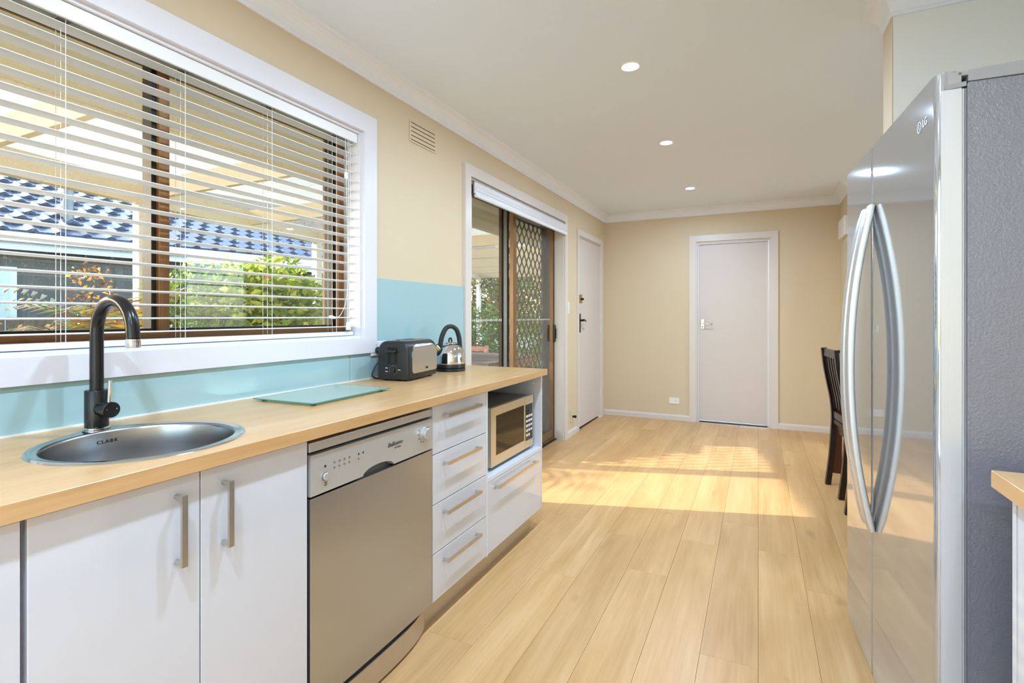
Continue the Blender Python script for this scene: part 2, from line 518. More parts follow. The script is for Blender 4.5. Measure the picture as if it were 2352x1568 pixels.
def prism(bm, poly, f, t0, t1):
    """2-D polygon (list of (u, v)) mapped by f(u, v, t) and given thickness from t0 to t1"""
    a = [bm.verts.new(f(u, v, t0)) for u, v in poly]
    b = [bm.verts.new(f(u, v, t1)) for u, v in poly]
    n = len(poly)
    bm.faces.new(a)
    bm.faces.new(list(reversed(b)))
    for i in range(n):
        bm.faces.new((a[i], b[i], b[(i + 1) % n], a[(i + 1) % n]))
    return bm

def plate(bm, us, vs, holes, f):
    """one connected slab with rectangular openings; f(u, v, 0|1) gives the front and the back point"""
    us = sorted(set(us)); vs = sorted(set(vs))
    nu, nv = len(us) - 1, len(vs) - 1
    def solid(i, j):
        if i < 0 or j < 0 or i >= nu or j >= nv:
            return False
        cu, cv = (us[i] + us[i + 1]) / 2, (vs[j] + vs[j + 1]) / 2
        return not any(a < cu < b and c < cv < d for a, b, c, d in holes)
    V = {}
    def v(i, j, k):
        if (i, j, k) not in V:
            V[(i, j, k)] = bm.verts.new(f(us[i], vs[j], k))
        return V[(i, j, k)]
    for i in range(nu):
        for j in range(nv):
            if not solid(i, j):
                continue
            bm.faces.new((v(i, j, 0), v(i + 1, j, 0), v(i + 1, j + 1, 0), v(i, j + 1, 0)))
            bm.faces.new((v(i, j + 1, 1), v(i + 1, j + 1, 1), v(i + 1, j, 1), v(i, j, 1)))
            for (di, dj), (p, q) in {(-1, 0): ((i, j), (i, j + 1)), (1, 0): ((i + 1, j), (i + 1, j + 1)),
                                     (0, -1): ((i, j), (i + 1, j)), (0, 1): ((i, j + 1), (i + 1, j + 1))}.items():
                if not solid(i + di, j + dj):
                    bm.faces.new((v(*p, 0), v(*q, 0), v(*q, 1), v(*p, 1)))
    return bm

def wmat(o):
    m = Matrix()
    while o is not None:
        m = o.matrix_basis @ m
        o = o.parent
    return m

def obj(name, bm, mat, parent=None, smooth=False, local=False, angle=35):
    """bmesh in world coordinates (local=True: in the parent's) -> one linked mesh object, origin at its base"""
    bmesh.ops.recalc_face_normals(bm, faces=bm.faces[:])
    if parent is not None and not local:
        bm.transform(wmat(parent).inverted())
    if bm.verts:
        xs = [v.co for v in bm.verts]
        org = Vector(((min(c.x for c in xs) + max(c.x for c in xs)) / 2, (min(c.y for c in xs) + max(c.y for c in xs)) / 2, min(c.z for c in xs)))
    else:
        org = Vector()
    bmesh.ops.translate(bm, verts=bm.verts[:], vec=-org)
    me = bpy.data.meshes.new(name)
    bm.to_mesh(me)
    bm.free()
    me.materials.append(mat)
    if smooth:
        me.polygons.foreach_set('use_smooth', [True] * len(me.polygons))
        me.set_sharp_from_angle(angle=R(angle))
    o = bpy.data.objects.new(name, me)
    COL.objects.link(o)
    o.location = org
    o.parent = parent
    return o

def empty(name, loc=(0, 0, 0), rz=0.0):
    o = bpy.data.objects.new(name, None)
    o.empty_display_size = 0.05
    COL.objects.link(o)
    o.location = loc
    o.rotation_euler = (0, 0, rz)
    return o

def tag(o, label, cat, group=None):
    o['label'] = label
    o['category'] = cat
    if group:
        o['group'] = group
    return o

def thing(name, label, cat, loc=(0, 0, 0), rz=0.0, group=None):
    return tag(empty(name, loc, rz), label, cat, group)

def struct(name, bm, mat, label, smooth=False):
    o = obj(name, bm, mat, None, smooth)
    o['kind'] = 'structure'
    o['label'] = label
    return o

def structE(name, label, loc=(0, 0, 0)):
    o = empty(name, loc)
    o['kind'] = 'structure'
    o['label'] = label
    return o

def stuff(o):
    o['kind'] = 'stuff'
    return o

def copy_tree(o, parent=None):
    c = o.copy()
    COL.objects.link(c)
    if parent is not None:
        c.parent = parent
    for ch in [x for x in bpy.data.objects if x.parent == o]:
        copy_tree(ch, c)
    return c

def text_bm(body, size, matrix, extrude=0.0004, shear=0.0, spacing=1.0):
    cu = bpy.data.curves.new('lettering', 'FONT')
    cu.body = body
    cu.size = size
    cu.extrude = extrude
    cu.shear = shear
    cu.space_character = spacing
    cu.resolution_u = 3
    cu.align_x = 'CENTER'; cu.align_y = 'CENTER'
    to = bpy.data.objects.new('lettering', cu)
    COL.objects.link(to)
    dg = bpy.context.evaluated_depsgraph_get()
    me = bpy.data.meshes.new_from_object(to.evaluated_get(dg))
    bm = new_bm()
    bm.from_mesh(me)
    bm.transform(matrix)
    bpy.data.objects.remove(to)
    bpy.data.curves.remove(cu)
    bpy.data.meshes.remove(me)
    return bm

def basis(origin, xdir, ydir):
    x = Vector(xdir).normalized(); y = Vector(ydir).normalized(); z = x.cross(y)
    m = Matrix((x, y, z)).transposed().to_4x4()
    m.translation = Vector(origin)
    return m

def boolean_cut(o, cutter):
    md = o.modifiers.new('cut', 'BOOLEAN')
    md.operation = 'DIFFERENCE'
    md.solver = 'EXACT'
    md.object = cutter
    dg = bpy.context.evaluated_depsgraph_get()
    dg.update()
    me = bpy.data.meshes.new_from_object(o.evaluated_get(dg))
    o.modifiers.remove(md)
    old = o.data
    o.data = me
    me.name = o.name
    bpy.data.meshes.remove(old)
    cm = cutter.data
    bpy.data.objects.remove(cutter)
    bpy.data.meshes.remove(cm)

def spline(pts, n):
    """Catmull-Rom through the points"""
    P = [Vector(p) for p in pts]
    P = [P[0] * 2 - P[1]] + P + [P[-1] * 2 - P[-2]]
    out = []
    segs = len(P) - 3
    for i in range(n + 1):
        u = i / n * segs
        k = min(int(u), segs - 1)
        t = u - k
        a, b, c, d = P[k:k + 4]
        out.append(0.5 * ((2 * b) + (c - a) * t + (2 * a - 5 * b + 4 * c - d) * t * t + (3 * b - a - 3 * c + d) * t ** 3))
    return out

# ------------------------------------------------------------------ key dimensions
WX = -1.70            # inner face of the window wall
FY = 6.15             # inner face of the far wall
CZ = 2.42             # ceiling
BZ = 0.897            # worktop top
BF = -1.09            # worktop front edge
CF = -1.115           # cabinet fronts
WIN = (0.20, 1.885, 1.095, 2.075)       # window opening y0, y1, z0, z1
SLD = (2.885, 4.685, 0.0, 2.11)         # sliding door opening
SLDW = (2.79, 4.775, 0.0, 2.16)          # rough opening behind the architrave
DR2 = (5.115, 5.965, 0.0, 2.045)        # white door in the window wall
DR3 = (-0.635, 0.12, 0.0, 2.04)         # white door in the far wall

# ================================================================== STRUCTURE
# floor: sub-floor slab carrying single planks
floor = struct('floor', bx(-1.95, 4.3, -2.35, 6.3, -0.12, -0.0075), M['subfloor'], 'pale oak plank floor running the length of the room')
PW, PL = 0.188, 1.295
joints = {-6: 1.62, -5: 2.241, -4: 2.794, -3: 2.438, -2: 2.881, -1: 1.932, 0: 2.915, 1: 2.583}
plank_mesh = {}
for k in range(-10, 9):
    x0 = max(k * PW, -1.80); x1 = (k + 1) * PW
    if x1 - x0 < 0.03:
        continue
    j0 = joints.get(k, 2.2 + (k * 0.4713) % PL)
    ys = []
    y = j0 - 4 * PL
    while y < 6.3:
        ys.append(y); y += PL
    ys.append(y)
    for a, b in zip(ys[:-1], ys[1:]):
        a2, b2 = max(a, -0.4), min(b, 6.16)
        if b2 - a2 < 0.02:
            continue
        g = 0.0004
        key = (round(x1 - x0, 4), round(b2 - a2, 4))
        if key not in plank_mesh:
            bm = bx(-(x1 - x0) / 2 + g, (x1 - x0) / 2 - g, -(b2 - a2) / 2 + g, (b2 - a2) / 2 - g, 0, 0.0075, 0.0006, 1)
            me = bpy.data.meshes.new('plank'); bm.to_mesh(me); bm.free(); me.materials.append(M['floor'])
            plank_mesh[key] = me
        o = bpy.data.objects.new('plank', plank_mesh[key])
        COL.objects.link(o)
        o.location = Vector(((x0 + x1) / 2, (a2 + b2) / 2, -0.0075)) - floor.location
        o.parent = floor
# rest of the floor outside the view, one broad covering piece each
for (a, b, c, d) in ((-1.80, 4.25, -2.3, -0.4), (9 * PW, 4.25, -0.4, 6.16)):
    p = obj('floor_covering', bx(a, b, c, d, -0.0075, -0.0002), M['floor'], floor)

ceiling = struct('ceiling', bx(-1.95, 4.3, -2.35, 6.3, CZ, CZ + 0.12), M['ceiling'], 'flat white plastered ceiling with three downlights')

fL = lambda u, v, t: (WX - 0.25 * t, u, v)
wall_left = struct('wall_left', plate(new_bm(), [-2.35, WIN[0], WIN[1], SLDW[0] + 0.035, SLDW[1] - 0.035, DR2[0], DR2[1], 6.30], [0, WIN[2], DR2[3], WIN[3], SLD[3] + 0.03, CZ],
                   [WIN, (SLDW[0] + 0.035, SLDW[1] - 0.035, 0, SLD[3] + 0.03), DR2], fL), M['wall'], 'cream painted wall with the kitchen window and sliding door')
fF = lambda u, v, t: (u, FY + 0.15 * t, v)
wall_far = struct('wall_far', plate(new_bm(), [-1.70, DR3[0], DR3[1], 4.15], [0, DR3[3], CZ], [DR3], fF), M['wall'],
                  'cream painted end wall with a white flush door')
NX, NY0, NY1 = 0.462, 2.385, 2.535
wall_nib = struct('wall_divider', bx(NX, 1.25, NY0, NY1, 0, CZ), M['wall_pale'], 'pale wall standing behind the refrigerator')
nibend = obj('wall_end', bx(NX - 0.003, NX + 0.0005, NY0, NY1, 0, CZ), M['wall'], wall_nib)
wall_pier = struct('wall_pier', bx(0.749, 0.86, 5.55, FY, 0, CZ), M['wall'], 'narrow cream pier at the right end of the far wall')
wall_right = struct('wall_right', bx(1.12, 1.27, -2.35, NY0, 0, CZ), M['wall'], 'kitchen wall on the refrigerator side')
KW = (-1.6, 1.02, 0.06, 2.30)
wall_back = struct('wall_back', plate(new_bm(), [-1.70, KW[0], KW[1], 1.12], [0, KW[2], KW[3], CZ], [KW], lambda u, v, t: (u, -2.2 - 0.15 * t, v)), M['wall'],
                   'cream wall behind the viewpoint with an added daylight window')
DW = (2.75, 5.95, 0.12, 2.25)
wall_dining = struct('wall_dining', plate(new_bm(), [NY1, DW[0], DW[1], FY], [0, DW[2], DW[3], CZ], [DW], lambda u, v, t: (4.15 + 0.15 * t, u, v)), M['wall'],
                     'dining room wall with an added wide daylight window')
wall_dside = struct('wall_dining_side', bx(1.25, 4.3, NY1 - 0.15, NY1, 0, CZ), M['wall'], 'cream wall at the near side of the dining area')

def daylight_window(name, label, o, f, nmull):  # unseen windows, added to let more daylight into the room
    e = structE(name, label, f(o[0], o[2], 0))
    u = [o[0], o[0] + 0.05]
    holes = []
    w_ = (o[1] - o[0] - 0.05) / nmull
    us = [o[0], o[1]]
    for i in range(nmull):
        a = o[0] + 0.05 + w_ * i; b = a + w_ - 0.05
        us += [a, b]; holes.append((a, b, o[2] + 0.05, o[3] - 0.05))
    obj('window_frame', plate(new_bm(), us, [o[2], o[2] + 0.05, o[3] - 0.05, o[3]], holes, f), M['trim'], e)
    for h in holes:
        obj('pane', plate(new_bm(), [h[0] - .005, h[1] + .005], [h[2] - .005, h[3] + .005], [], lambda a, b, t: tuple((Vector(f(a, b, 0)) * (0.5 + 0.05 * t) + Vector(f(a, b, 1)) * (0.5 - 0.05 * t)))), M['glass'], e)
daylight_window('added_window_1', 'unseen white framed window added behind the viewpoint for daylight', KW, lambda u, v, t: (u, -2.22 - 0.06 * t, v), 2)
daylight_window('added_window_2', 'unseen white framed window added to the dining area for daylight', DW, lambda u, v, t: (4.18 + 0.06 * t, u, v), 3)

# cornices: cove profile (a = out from wall, b = down from ceiling)
COVE = [(0, 0), (0.078, 0), (0.078, 0.007), (0.070, 0.010)] + [(0.070 - 0.058 * math.sin(R(t)), 0.010 + 0.058 * (1 - math.cos(R(t)))) for t in (18, 36, 54, 72, 90)] + [(0.008, 0.070), (0.008, 0.082), (0, 0.082)]
def cornice(name, label, run):
    """run: list of (x, y, nx, ny) where n points away from the wall (mitred at the ends)"""
    bm = new_bm()
    rings = []
    for x, y, nx, ny in run:
        rings.append([bm.verts.new((x + nx * a, y + ny * a, CZ - b)) for a, b in COVE])
    k = len(COVE)
    for i in range(len(rings) - 1):
        for j in range(k):
            bm.faces.new((rings[i][j], rings[i][(j + 1) % k], rings[i + 1][(j + 1) % k], rings[i + 1][j]))
    bm.faces.new(rings[0]); bm.faces.new(list(reversed(rings[-1])))
    return struct(name, bm, M['cornice'], label, smooth=False)
cornice('trim_1', 'white cove cornice along the window and far walls', [(WX, -2.2, 1, 0), (WX, FY, 1, -1), (0.749, FY, -1, -1), (0.749, 5.55, -1, -1), (0.86, 5.55, 1, -1), (0.86, FY, 1, -1), (4.15, FY, -1, -1)])
cornice('trim_2', 'white cove cornice wrapping the wall above the refrigerator', [(NX, NY1, -1, 0), (NX, NY0, -1, -1), (1.12, NY0, -1, -1), (1.12, -2.2, -1, 0)])

# skirtings
def skirting(name, label, run, h=0.062, d=0.016):
    bm = new_bm()
    prof = [(0, 0), (d, 0), (d, h * 0.72), (d * 0.55, h * 0.92), (d * 0.3, h), (0, h)]
    rings = [[bm.verts.new((x + nx * a, y + ny * a, b)) for a, b in prof] for x, y, nx, ny in run]
    k = len(prof)
    for i in range(len(rings) - 1):
        for j in range(k):
            bm.faces.new((rings[i][j], rings[i][(j + 1) % k], rings[i + 1][(j + 1) % k], rings[i + 1][j]))
    bm.faces.new(rings[0]); bm.faces.new(list(reversed(rings[-1])))
    return struct(name, bm, M['doortrim'], label)
AW = 0.072   # architrave width
skirting('baseboard_far', 'white skirting board left of the far white door', [(WX, FY, 0, -1), (DR3[0] - AW, FY, 0, -1)])
skirting('baseboard_pier', 'white skirting board between the far door and the dining chairs', [(DR3[1] + AW, FY, 0, -1), (0.749, FY, 0, -1)])
skirting('baseboard_left', 'short white skirting between the sliding door and white door', [(WX, SLD[1] + AW, 1, 0), (WX, DR2[0] - 0.045, 1, 0)])

# architraves
def ring(name, label, o, aw, f, sill=True, mat='doortrim'):
    y0, y1, z0, z1 = o
    us = [y0 - aw[0], y0, y1, y1 + aw[1]]
    vs = [z0 - aw[2], z0, z1, z1 + aw[3]] if sill else [z0, z1, z1 + aw[3]]
    bm = plate(new_bm(), us, vs, [(y0, y1, z0 - (0 if sill else 1), z1)], f)
    return struct(name, bm, M[mat], label)
fA = lambda u, v, t: (WX + 0.020 - 0.020 * t, u, v)
ring('trim_3', 'white architrave round the kitchen window', WIN, (0.085, 0.085, 0.072, 0.085), fA, mat='trim')
ring('trim_4', 'white architrave round the sliding glass door', SLD, (AW, AW, 0, AW), fA, sill=False)
ring('trim_5', 'white architrave round the entry door', DR2, (0.045, 0.06, 0, 0.06), fA, sill=False)
fAf = lambda u, v, t: (u, FY - 0.020 + 0.020 * t, v)
ring('trim_6', 'white architrave round the far flush door', DR3, (AW, AW, 0, 0.070), fAf, sill=False)
# linings of the openings
def lining(name, label, o, d0, d1, sill, mat='doortrim'):
    y0, y1, z0, z1 = o
    th = 0.012
    bm = new_bm()
    us = [y0, y0 + th, y1 - th, y1]
    vs = [z0, z0 + th, z1 - th, z1] if sill else [z0, z1 - th, z1]
    plate(bm, us, vs, [(y0 + th, y1 - th, z0 + th if sill else z0 - 1, z1 - th)], lambda u, v, t: (d0 + (d1 - d0) * t, u, v))
    return struct(name, bm, M[mat], label)
lining('trim_7', 'white timber lining of the kitchen window opening', WIN, WX, -1.80, True, 'trim')
lining('trim_8', 'white timber lining of the sliding door opening', SLD, WX, -1.79, False)
lining('trim_9', 'white timber lining of the entry door', DR2, WX, -1.80, False)
bm = new_bm()
plate(bm, [DR3[0], DR3[0] + 0.016, DR3[1] - 0.016, DR3[1]], [0, DR3[3] - 0.016, DR3[3]], [(DR3[0] + 0.016, DR3[1] - 0.016, -1, DR3[3] - 0.016)], lambda u, v, t: (u, FY + 0.0 + 0.12 * t, v))
struct('trim_10', bm, M['doortrim'], 'white timber lining of the far door')

# ------------------------------------------------------------------ kitchen window
win = structE('window_1', 'stained timber kitchen window of two sashes above the sink', (-1.83, (WIN[0] + WIN[1]) / 2, WIN[2]))
y0, y1, z0, z1 = WIN[0] + 0.012, WIN[1] - 0.012, WIN[2] + 0.012, WIN[3] - 0.012
fr_x = lambda a, b: (lambda u, v, t: (a + (b - a) * t, u, v))
MU0, MU1 = 1.032, 1.066
obj('outer_frame', plate(new_bm(), [y0, y0 + 0.035, y1 - 0.035, y1], [z0, z0 + 0.030, z1 - 0.010, z1], [(y0 + 0.035, y1 - 0.035, z0 + 0.03, z1 - 0.010)], fr_x(-1.80, -1.90)), M['timber_sash'], win)
obj('mullion', bx(-1.895, -1.805, MU0, MU1, z0 + 0.03, z1 - 0.010, 0.003), M['timber_sash'], win)
for a, b in ((y0 + 0.035, MU0), (MU1, y1 - 0.035)):
    s = obj('sash', plate(new_bm(), [a + .001, a + 0.006, b - 0.016, b - .001], [z0 + 0.031, z0 + 0.052, z1 - 0.018, z1 - 0.011], [(a + 0.006, b - 0.016, z0 + 0.052, z1 - 0.018)], fr_x(-1.822, -1.872)), M['darkalu'], win)
    obj('pane', bx(-1.850, -1.846, a + 0.004, b - 0.014, z0 + 0.050, z1 - 0.016), M['glass_dusty'], s)
obj('sill_board', bx(-1.80, -1.792, y0, y1, z0, z0 + 0.042), M['timber_sill'], win)
obj('latch', bx(-1.812, -1.795, y1 - 0.026, y1 - 0.012, 1.49, 1.56, 0.003), M['blackplastic'], win)

# ------------------------------------------------------------------ sliding door
sl = structE('door_1', 'brown aluminium sliding glass door with a black diamond grille screen', (-1.84, (SLD[0] + SLD[1]) / 2, 0))
a0, a1, zt = SLD[0] - 0.058, SLD[1] + 0.053, SLD[3] + 0.028
obj('door_frame', plate(new_bm(), [a0, a0 + 0.03, a1 - 0.03, a1], [0.0, 0.028, zt - 0.04, zt], [(a0 + 0.03, a1 - 0.03, 0.028, zt - 0.04)], fr_x(-1.785, -1.925)), M['brownalu'], sl)
obj('track', bx(-1.80, -1.765, a0, a1, 0, 0.012, 0.002), M['darkalu'], sl)
ymid = 3.775
# fixed pane (outer leaf on the kitchen side)
fx = obj('fixed_leaf', plate(new_bm(), [a0 + 0.03, a0 + 0.05, ymid - 0.03, ymid + 0.012], [0.03, 0.07, zt - 0.075, zt - 0.042], [(a0 + 0.05, ymid - 0.03, 0.07, zt - 0.075)], fr_x(-1.848, -1.878)), M['greyalu'], sl)
obj('pane', bx(-1.865, -1.861, a0 + 0.048, ymid - 0.028, 0.068, zt - 0.073), M['glass'], fx)
# sliding leaf on the inner track, far half
sv = obj('sliding_leaf', plate(new_bm(), [ymid - 0.022, ymid + 0.045, a1 - 0.095, a1 - 0.031], [0.03, 0.10, zt - 0.085, zt - 0.042], [(ymid + 0.045, a1 - 0.095, 0.10, zt - 0.085)], fr_x(-1.795, -1.828)), M['brownalu'], sl)
obj('pane', bx(-1.813, -1.809, ymid + 0.043, a1 - 0.093, 0.098, zt - 0.083), M['glass'], sv)
h = obj('pull_handle', bx(-1.795, -1.772, a1 - 0.094, a1 - 0.066, 0.95, 1.115, 0.006), M['black'], sv)
obj('lock', bx(-1.772, -1.764, a1 - 0.087, a1 - 0.073, 0.985, 1.08, 0.003), M['darkbronze'], h)
obj('latch', bx(-1.795, -1.783, ymid + 0.004, ymid + 0.02, 1.955, 2.0, 0.003), M['chrome'], sv)
# security screen outside the sliding half
s0, s1 = ymid - 0.045, a1 - 0.032
scr = obj('screen_frame', plate(new_bm(), [s0, s0 + 0.045, s1 - 0.075, s1], [0.03, 0.10, zt - 0.095, zt - 0.042], [(s0 + 0.045, s1 - 0.075, 0.10, zt - 0.095)], fr_x(-1.888, -1.912)), M['darkalu'], sl)
ncol = 17
pitch = (s1 - 0.075 - s0 - 0.045) / ncol
wire = None
for i in range(ncol + 1):
    yc = s0 + 0.045 + pitch * i
    ph = 0 if i % 2 == 0 else math.pi
    pts = []
    nz_ = 120
    for j in range(nz_ + 1):
        z = 0.10 + (zt - 0.195) * j / nz_
        s = math.sin(2 * math.pi * (z - 0.1) / 0.135 + ph)
        off = 0.0212 * math.copysign(abs(s) ** 0.8, s)
        pts.append((-1.90, min(max(yc + off, s0 + 0.043), s1 - 0.073), z))
    bm = new_bm()
    sweep(bm, pts, lambda i_, n_: rect(0.010, 0.005), up=(1, 0, 0))
    obj('grille_bar', bm, M['mesh'], scr)
# safety strip on the fixed pane: short white dashes
bm = new_bm()
random.seed(3)
for i in range(30):
    y = a0 + 0.065 + i * 0.0265
    hgt = 0.010 + 0.006 * (i % 3)
    box(bm, -1.8606, -1.8602, y, y + 0.012, 1.168 - hgt / 2, 1.168 + hgt / 2)
stuff(obj('safety_marking', bm, M['outlet'], fx))
bm = new_bm()
for i in range(31):
    y = ymid + 0.05 + i * 0.0255
    box(bm, -1.8086, -1.8082, y, y + 0.009, 1.163, 1.174)
stuff(obj('safety_marking', bm, M['outlet'], sv))

# ------------------------------------------------------------------ white doors
d2 = structE('door_2', 'white flush entry door with a black lever handle and brass deadlock', (WX - 0.04, (DR2[0] + DR2[1]) / 2, 0))
b0, b1 = DR2[0] + 0.014, DR2[1] - 0.014
obj('leaf', bx(WX - 0.045, WX - 0.006, b0, b1, 0.022, DR2[3] - 0.015, 0.001, 1), M['doorwhite'], d2)
obj('threshold', bx(WX - 0.06, WX - 0.01, b0, b1, -0.006, 0.004), M['darkslot'], d2)
pl = obj('handle_plate', bx(WX - 0.007, WX + 0.004, b0 + 0.055, b0 + 0.085, 1.025, 1.225, 0.003), M['darkbronze'], d2)
bm = new_bm()
cyl(bm, (WX + 0.003, b0 + 0.07, 1.155), (1, 0, 0), 0.011, 0.04, 14)
obj('lever_neck', bm, M['darkbronze'], pl, True)
bm = new_bm()
tube(bm, [(WX + 0.036, b0 + 0.06, 1.156), (WX + 0.039, b0 + 0.10, 1.158), (WX + 0.037, b0 + 0.14, 1.150), (WX + 0.030, b0 + 0.175, 1.145)], lambda t: 0.012 - 0.004 * t, 10)
obj('lever', bm, M['darkbronze'], pl, True)
bm = new_bm()
tube(bm, [(WX + 0.002, b0 + 0.07, 1.075), (WX + 0.028, b0 + 0.07, 1.075)], 0.003, 8)
lathe(bm, [(0.006, -.001), (0.012, -.001), (0.012, .001), (0.006, .001), (0.006, -.001)], 16, aim((WX + 0.034, b0 + 0.07, 1.066), (0, 1, 0)), False, False)
obj('key', bm, M['chrome'], pl, True)
lk = obj('deadlock', bx(WX - 0.007, WX + 0.028, b0 + 0.002, b0 + 0.062, 1.335, 1.425, 0.003), M['brass'], d2)
bm = new_bm(); cyl(bm, (WX + 0.028, b0 + 0.045, 1.378), (1, 0, 0), 0.012, 0.02, 14, 0.002)
obj('lock_knob', bm, M['darkbronze'], lk, True)
for z in (0.25, 1.0, 1.78):
    bm = new_bm(); cyl(bm, (WX + 0.002, b1 + 0.004, z), (0, 0, 1), 0.007, 0.09, 10)
    obj('hinge', bm, M['trim'], d2, True)

d3 = structE('door_3', 'white flush door in the far wall with a chrome lever', ((DR3[0] + DR3[1]) / 2, FY + 0.04, 0))
c0, c1 = DR3[0] + 0.018, DR3[1] - 0.018
obj('leaf', bx(c0, c1, FY + 0.030, FY + 0.066, 0.018, DR3[3] - 0.019, 0.001, 1), M['doorwhite'], d3)
obj('threshold', bx(c0, c1, FY + 0.02, FY + 0.08, -0.006, 0.004), M['darkslot'], d3)
obj('door_stop', plate(new_bm(), [c0, c0 + 0.012, c1 - 0.012, c1], [0, DR3[3] - 0.030, DR3[3] - 0.018], [(c0 + 0.012, c1 - 0.012, -1, DR3[3] - 0.030)], lambda u, v, t: (u, FY + 0.008 + 0.02 * t, v)), M['trim'], d3)
pl = obj('handle_plate', bx(c0 + 0.03, c0 + 0.066, FY + 0.022, FY + 0.030, 1.055, 1.165, 0.003), M['chrome'], d3)
bm = new_bm(); cyl(bm, (c0 + 0.050, FY + 0.024, 1.118), (0, -1, 0), 0.010, 0.042, 14)
obj('lever_neck', bm, M['chrome'], pl, True)
bm = new_bm(); tube(bm, [(c0 + 0.045, FY - 0.016, 1.118), (c0 + 0.085, FY - 0.018, 1.114), (c0 + 0.12, FY - 0.016, 1.108), (c0 + 0.155, FY - 0.010, 1.112)], 0.0065, 10)
obj('lever', bm, M['chrome'], pl, True)
bm = new_bm(); cyl(bm, (c0 + 0.048, FY + 0.023, 1.078), (0, -1, 0), 0.007, 0.004, 12)
obj('keyhole', bm, M['darkslot'], pl, True)

# ================================================================== OUTDOORS
ground = struct('ground', bx(-40, -1.95, -25, 45, -0.5, -0.30), M['lawn'], 'garden ground outside the window')
yard = struct('bounce_ground', plate(new_bm(), [-1.95, 4.3, 25], [-25, -2.35, 6.3, 45], [(-1.95, 4.3, -2.35, 6.3)], lambda u, v, t: (u, v, -0.2 - 0.2 * t)), M['concrete'], 'unseen pale ground added round the house to bounce daylight indoors')  # out of view; added so its pale surface bounces light onto the ceiling
patio = struct('patio', bx(-4.2, -1.95, -1, 9, -0.30, -0.14), M['paving'], 'paved strip along the outside of the house')
soff = struct('eave', plate(new_bm(), [-2.66, -1.95], [-4, 13], [], lambda u, v, t: (u, v, 2.135 + 0.02 * t)), M['soffit'], 'pale eave lining above the kitchen window')
fasc = obj('fascia', bx(-2.69, -2.665, -4, 13, 2.12, 2.38), M['white_ext'], soff)
roofslab = obj('roof_cover', plate(new_bm(), [-2.75, -1.6], [-4, 13], [], lambda u, v, t: (u, v, 2.46 + 0.35 * (u + 2.75) + 0.03 * t)), M['tile'], soff)

# pergola
per = thing('pergola', 'cream pergola with translucent roof sheets over the patio', 'pergola', (-5.07, 2.745, -0.3))
P0 = Vector((-5.07, 2.745)); DV = Vector((-0.196, 0.981)).normalized()
def pl_pt(s):
    return P0 + DV * s
PZ0, PZ1 = 2.215, 2.41
for s in (-2.6, 0.0, 2.59, 9.87):
    q = pl_pt(s)
    obj('post', bx(q.x - 0.05, q.x + 0.05, q.y - 0.05, q.y + 0.05, -0.30, PZ0, 0.004, 1), M['white_ext'], per)
q0, q1 = pl_pt(-5.6), pl_pt(9.97)
ang = math.atan2(DV.y, DV.x)
nrm = Vector((-DV.y, DV.x))
bm = new_bm()
prism(bm, [(-0.04, PZ0), (0.04, PZ0), (0.04, PZ1), (-0.04, PZ1)], lambda u, v, t: ((q0 + (q1 - q0) * t + nrm * u).x, (q0 + (q1 - q0) * t + nrm * u).y, v), 0, 1)
obj('outer_beam', bm, M['cream_ext'], per)
for s in (-5.5, -4.0, -2.6, -1.3, 0.0, 1.3, 2.59, 4.05, 5.5, 6.95, 8.4, 9.87):
    q = pl_pt(s)
    obj('rafter', bx(q.x + 0.03, -2.70, q.y - 0.022, q.y + 0.022, 2.25, 2.412), M['cream_ext'], per)
for s in (-5.5, -1.65, 2.2, 6.05):
    e0, e1 = pl_pt(s), pl_pt(s + 3.83)
    bm = new_bm()
    n = 34
    rows = []
    for i in range(n + 1):
        t = i / n
        q = e0 + (e1 - e0) * t
        zz = 0.012 * (1 if i % 2 else 0)
        rows.append((bm.verts.new((q.x - 0.12, q.y, 2.422 + zz)), bm.verts.new((-2.70, q.y, 2.428 + zz))))
    for i in range(n):
        bm.faces.new((rows[i][0], rows[i][1], rows[i + 1][1], rows[i + 1][0]))
    obj('roof_sheet', bm, M['sheet'], per)

# neighbouring house
G0 = Vector((-9.62, 1.0)); GD = Vector((0.182, 0.983)).normalized(); GN = Vector((-GD.y, GD.x))
nh = thing('house', 'neighbouring house with a blue-grey tiled roof beyond the garden', 'house', (G0.x, G0.y + 6, -0.3))
def gp(s, d, z):
    q = G0 + GD * s + GN * d
    return Vector((q.x, q.y, z))
GL0, GL1 = -6.0, 10.0
def gbox(s0_, s1_, d0_, d1_, z0_, z1_):
    bm = new_bm()
    prism(bm, [(d0_, z0_), (d1_, z0_), (d1_, z1_), (d0_, z1_)], lambda u, v, t: gp(s0_ + (s1_ - s0_) * t, u, v), 0, 1)
    return bm
GZ = 2.22
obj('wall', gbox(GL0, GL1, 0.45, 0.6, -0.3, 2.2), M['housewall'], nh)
obj('gutter', gbox(GL0, GL1, -0.06, 0.07, GZ, GZ + 0.13), M['gutter'], nh)
obj('fascia', gbox(GL0, GL1, 0.07, 0.10, GZ - 0.10, GZ + 0.13), M['gutter'], nh)
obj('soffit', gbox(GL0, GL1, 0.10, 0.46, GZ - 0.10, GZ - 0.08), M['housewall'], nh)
wd = obj('window', gbox(0.9, 2.5, 0.40, 0.46, 0.9, 1.9), M['gutter'], nh)
for k in range(9):
    obj('curtain_strip', gbox(0.98 + k * 0.165, 0.98 + k * 0.165 + 0.12, 0.385, 0.40, 0.98, 1.84), M['curtain'], wd)
PITCH = R(23)
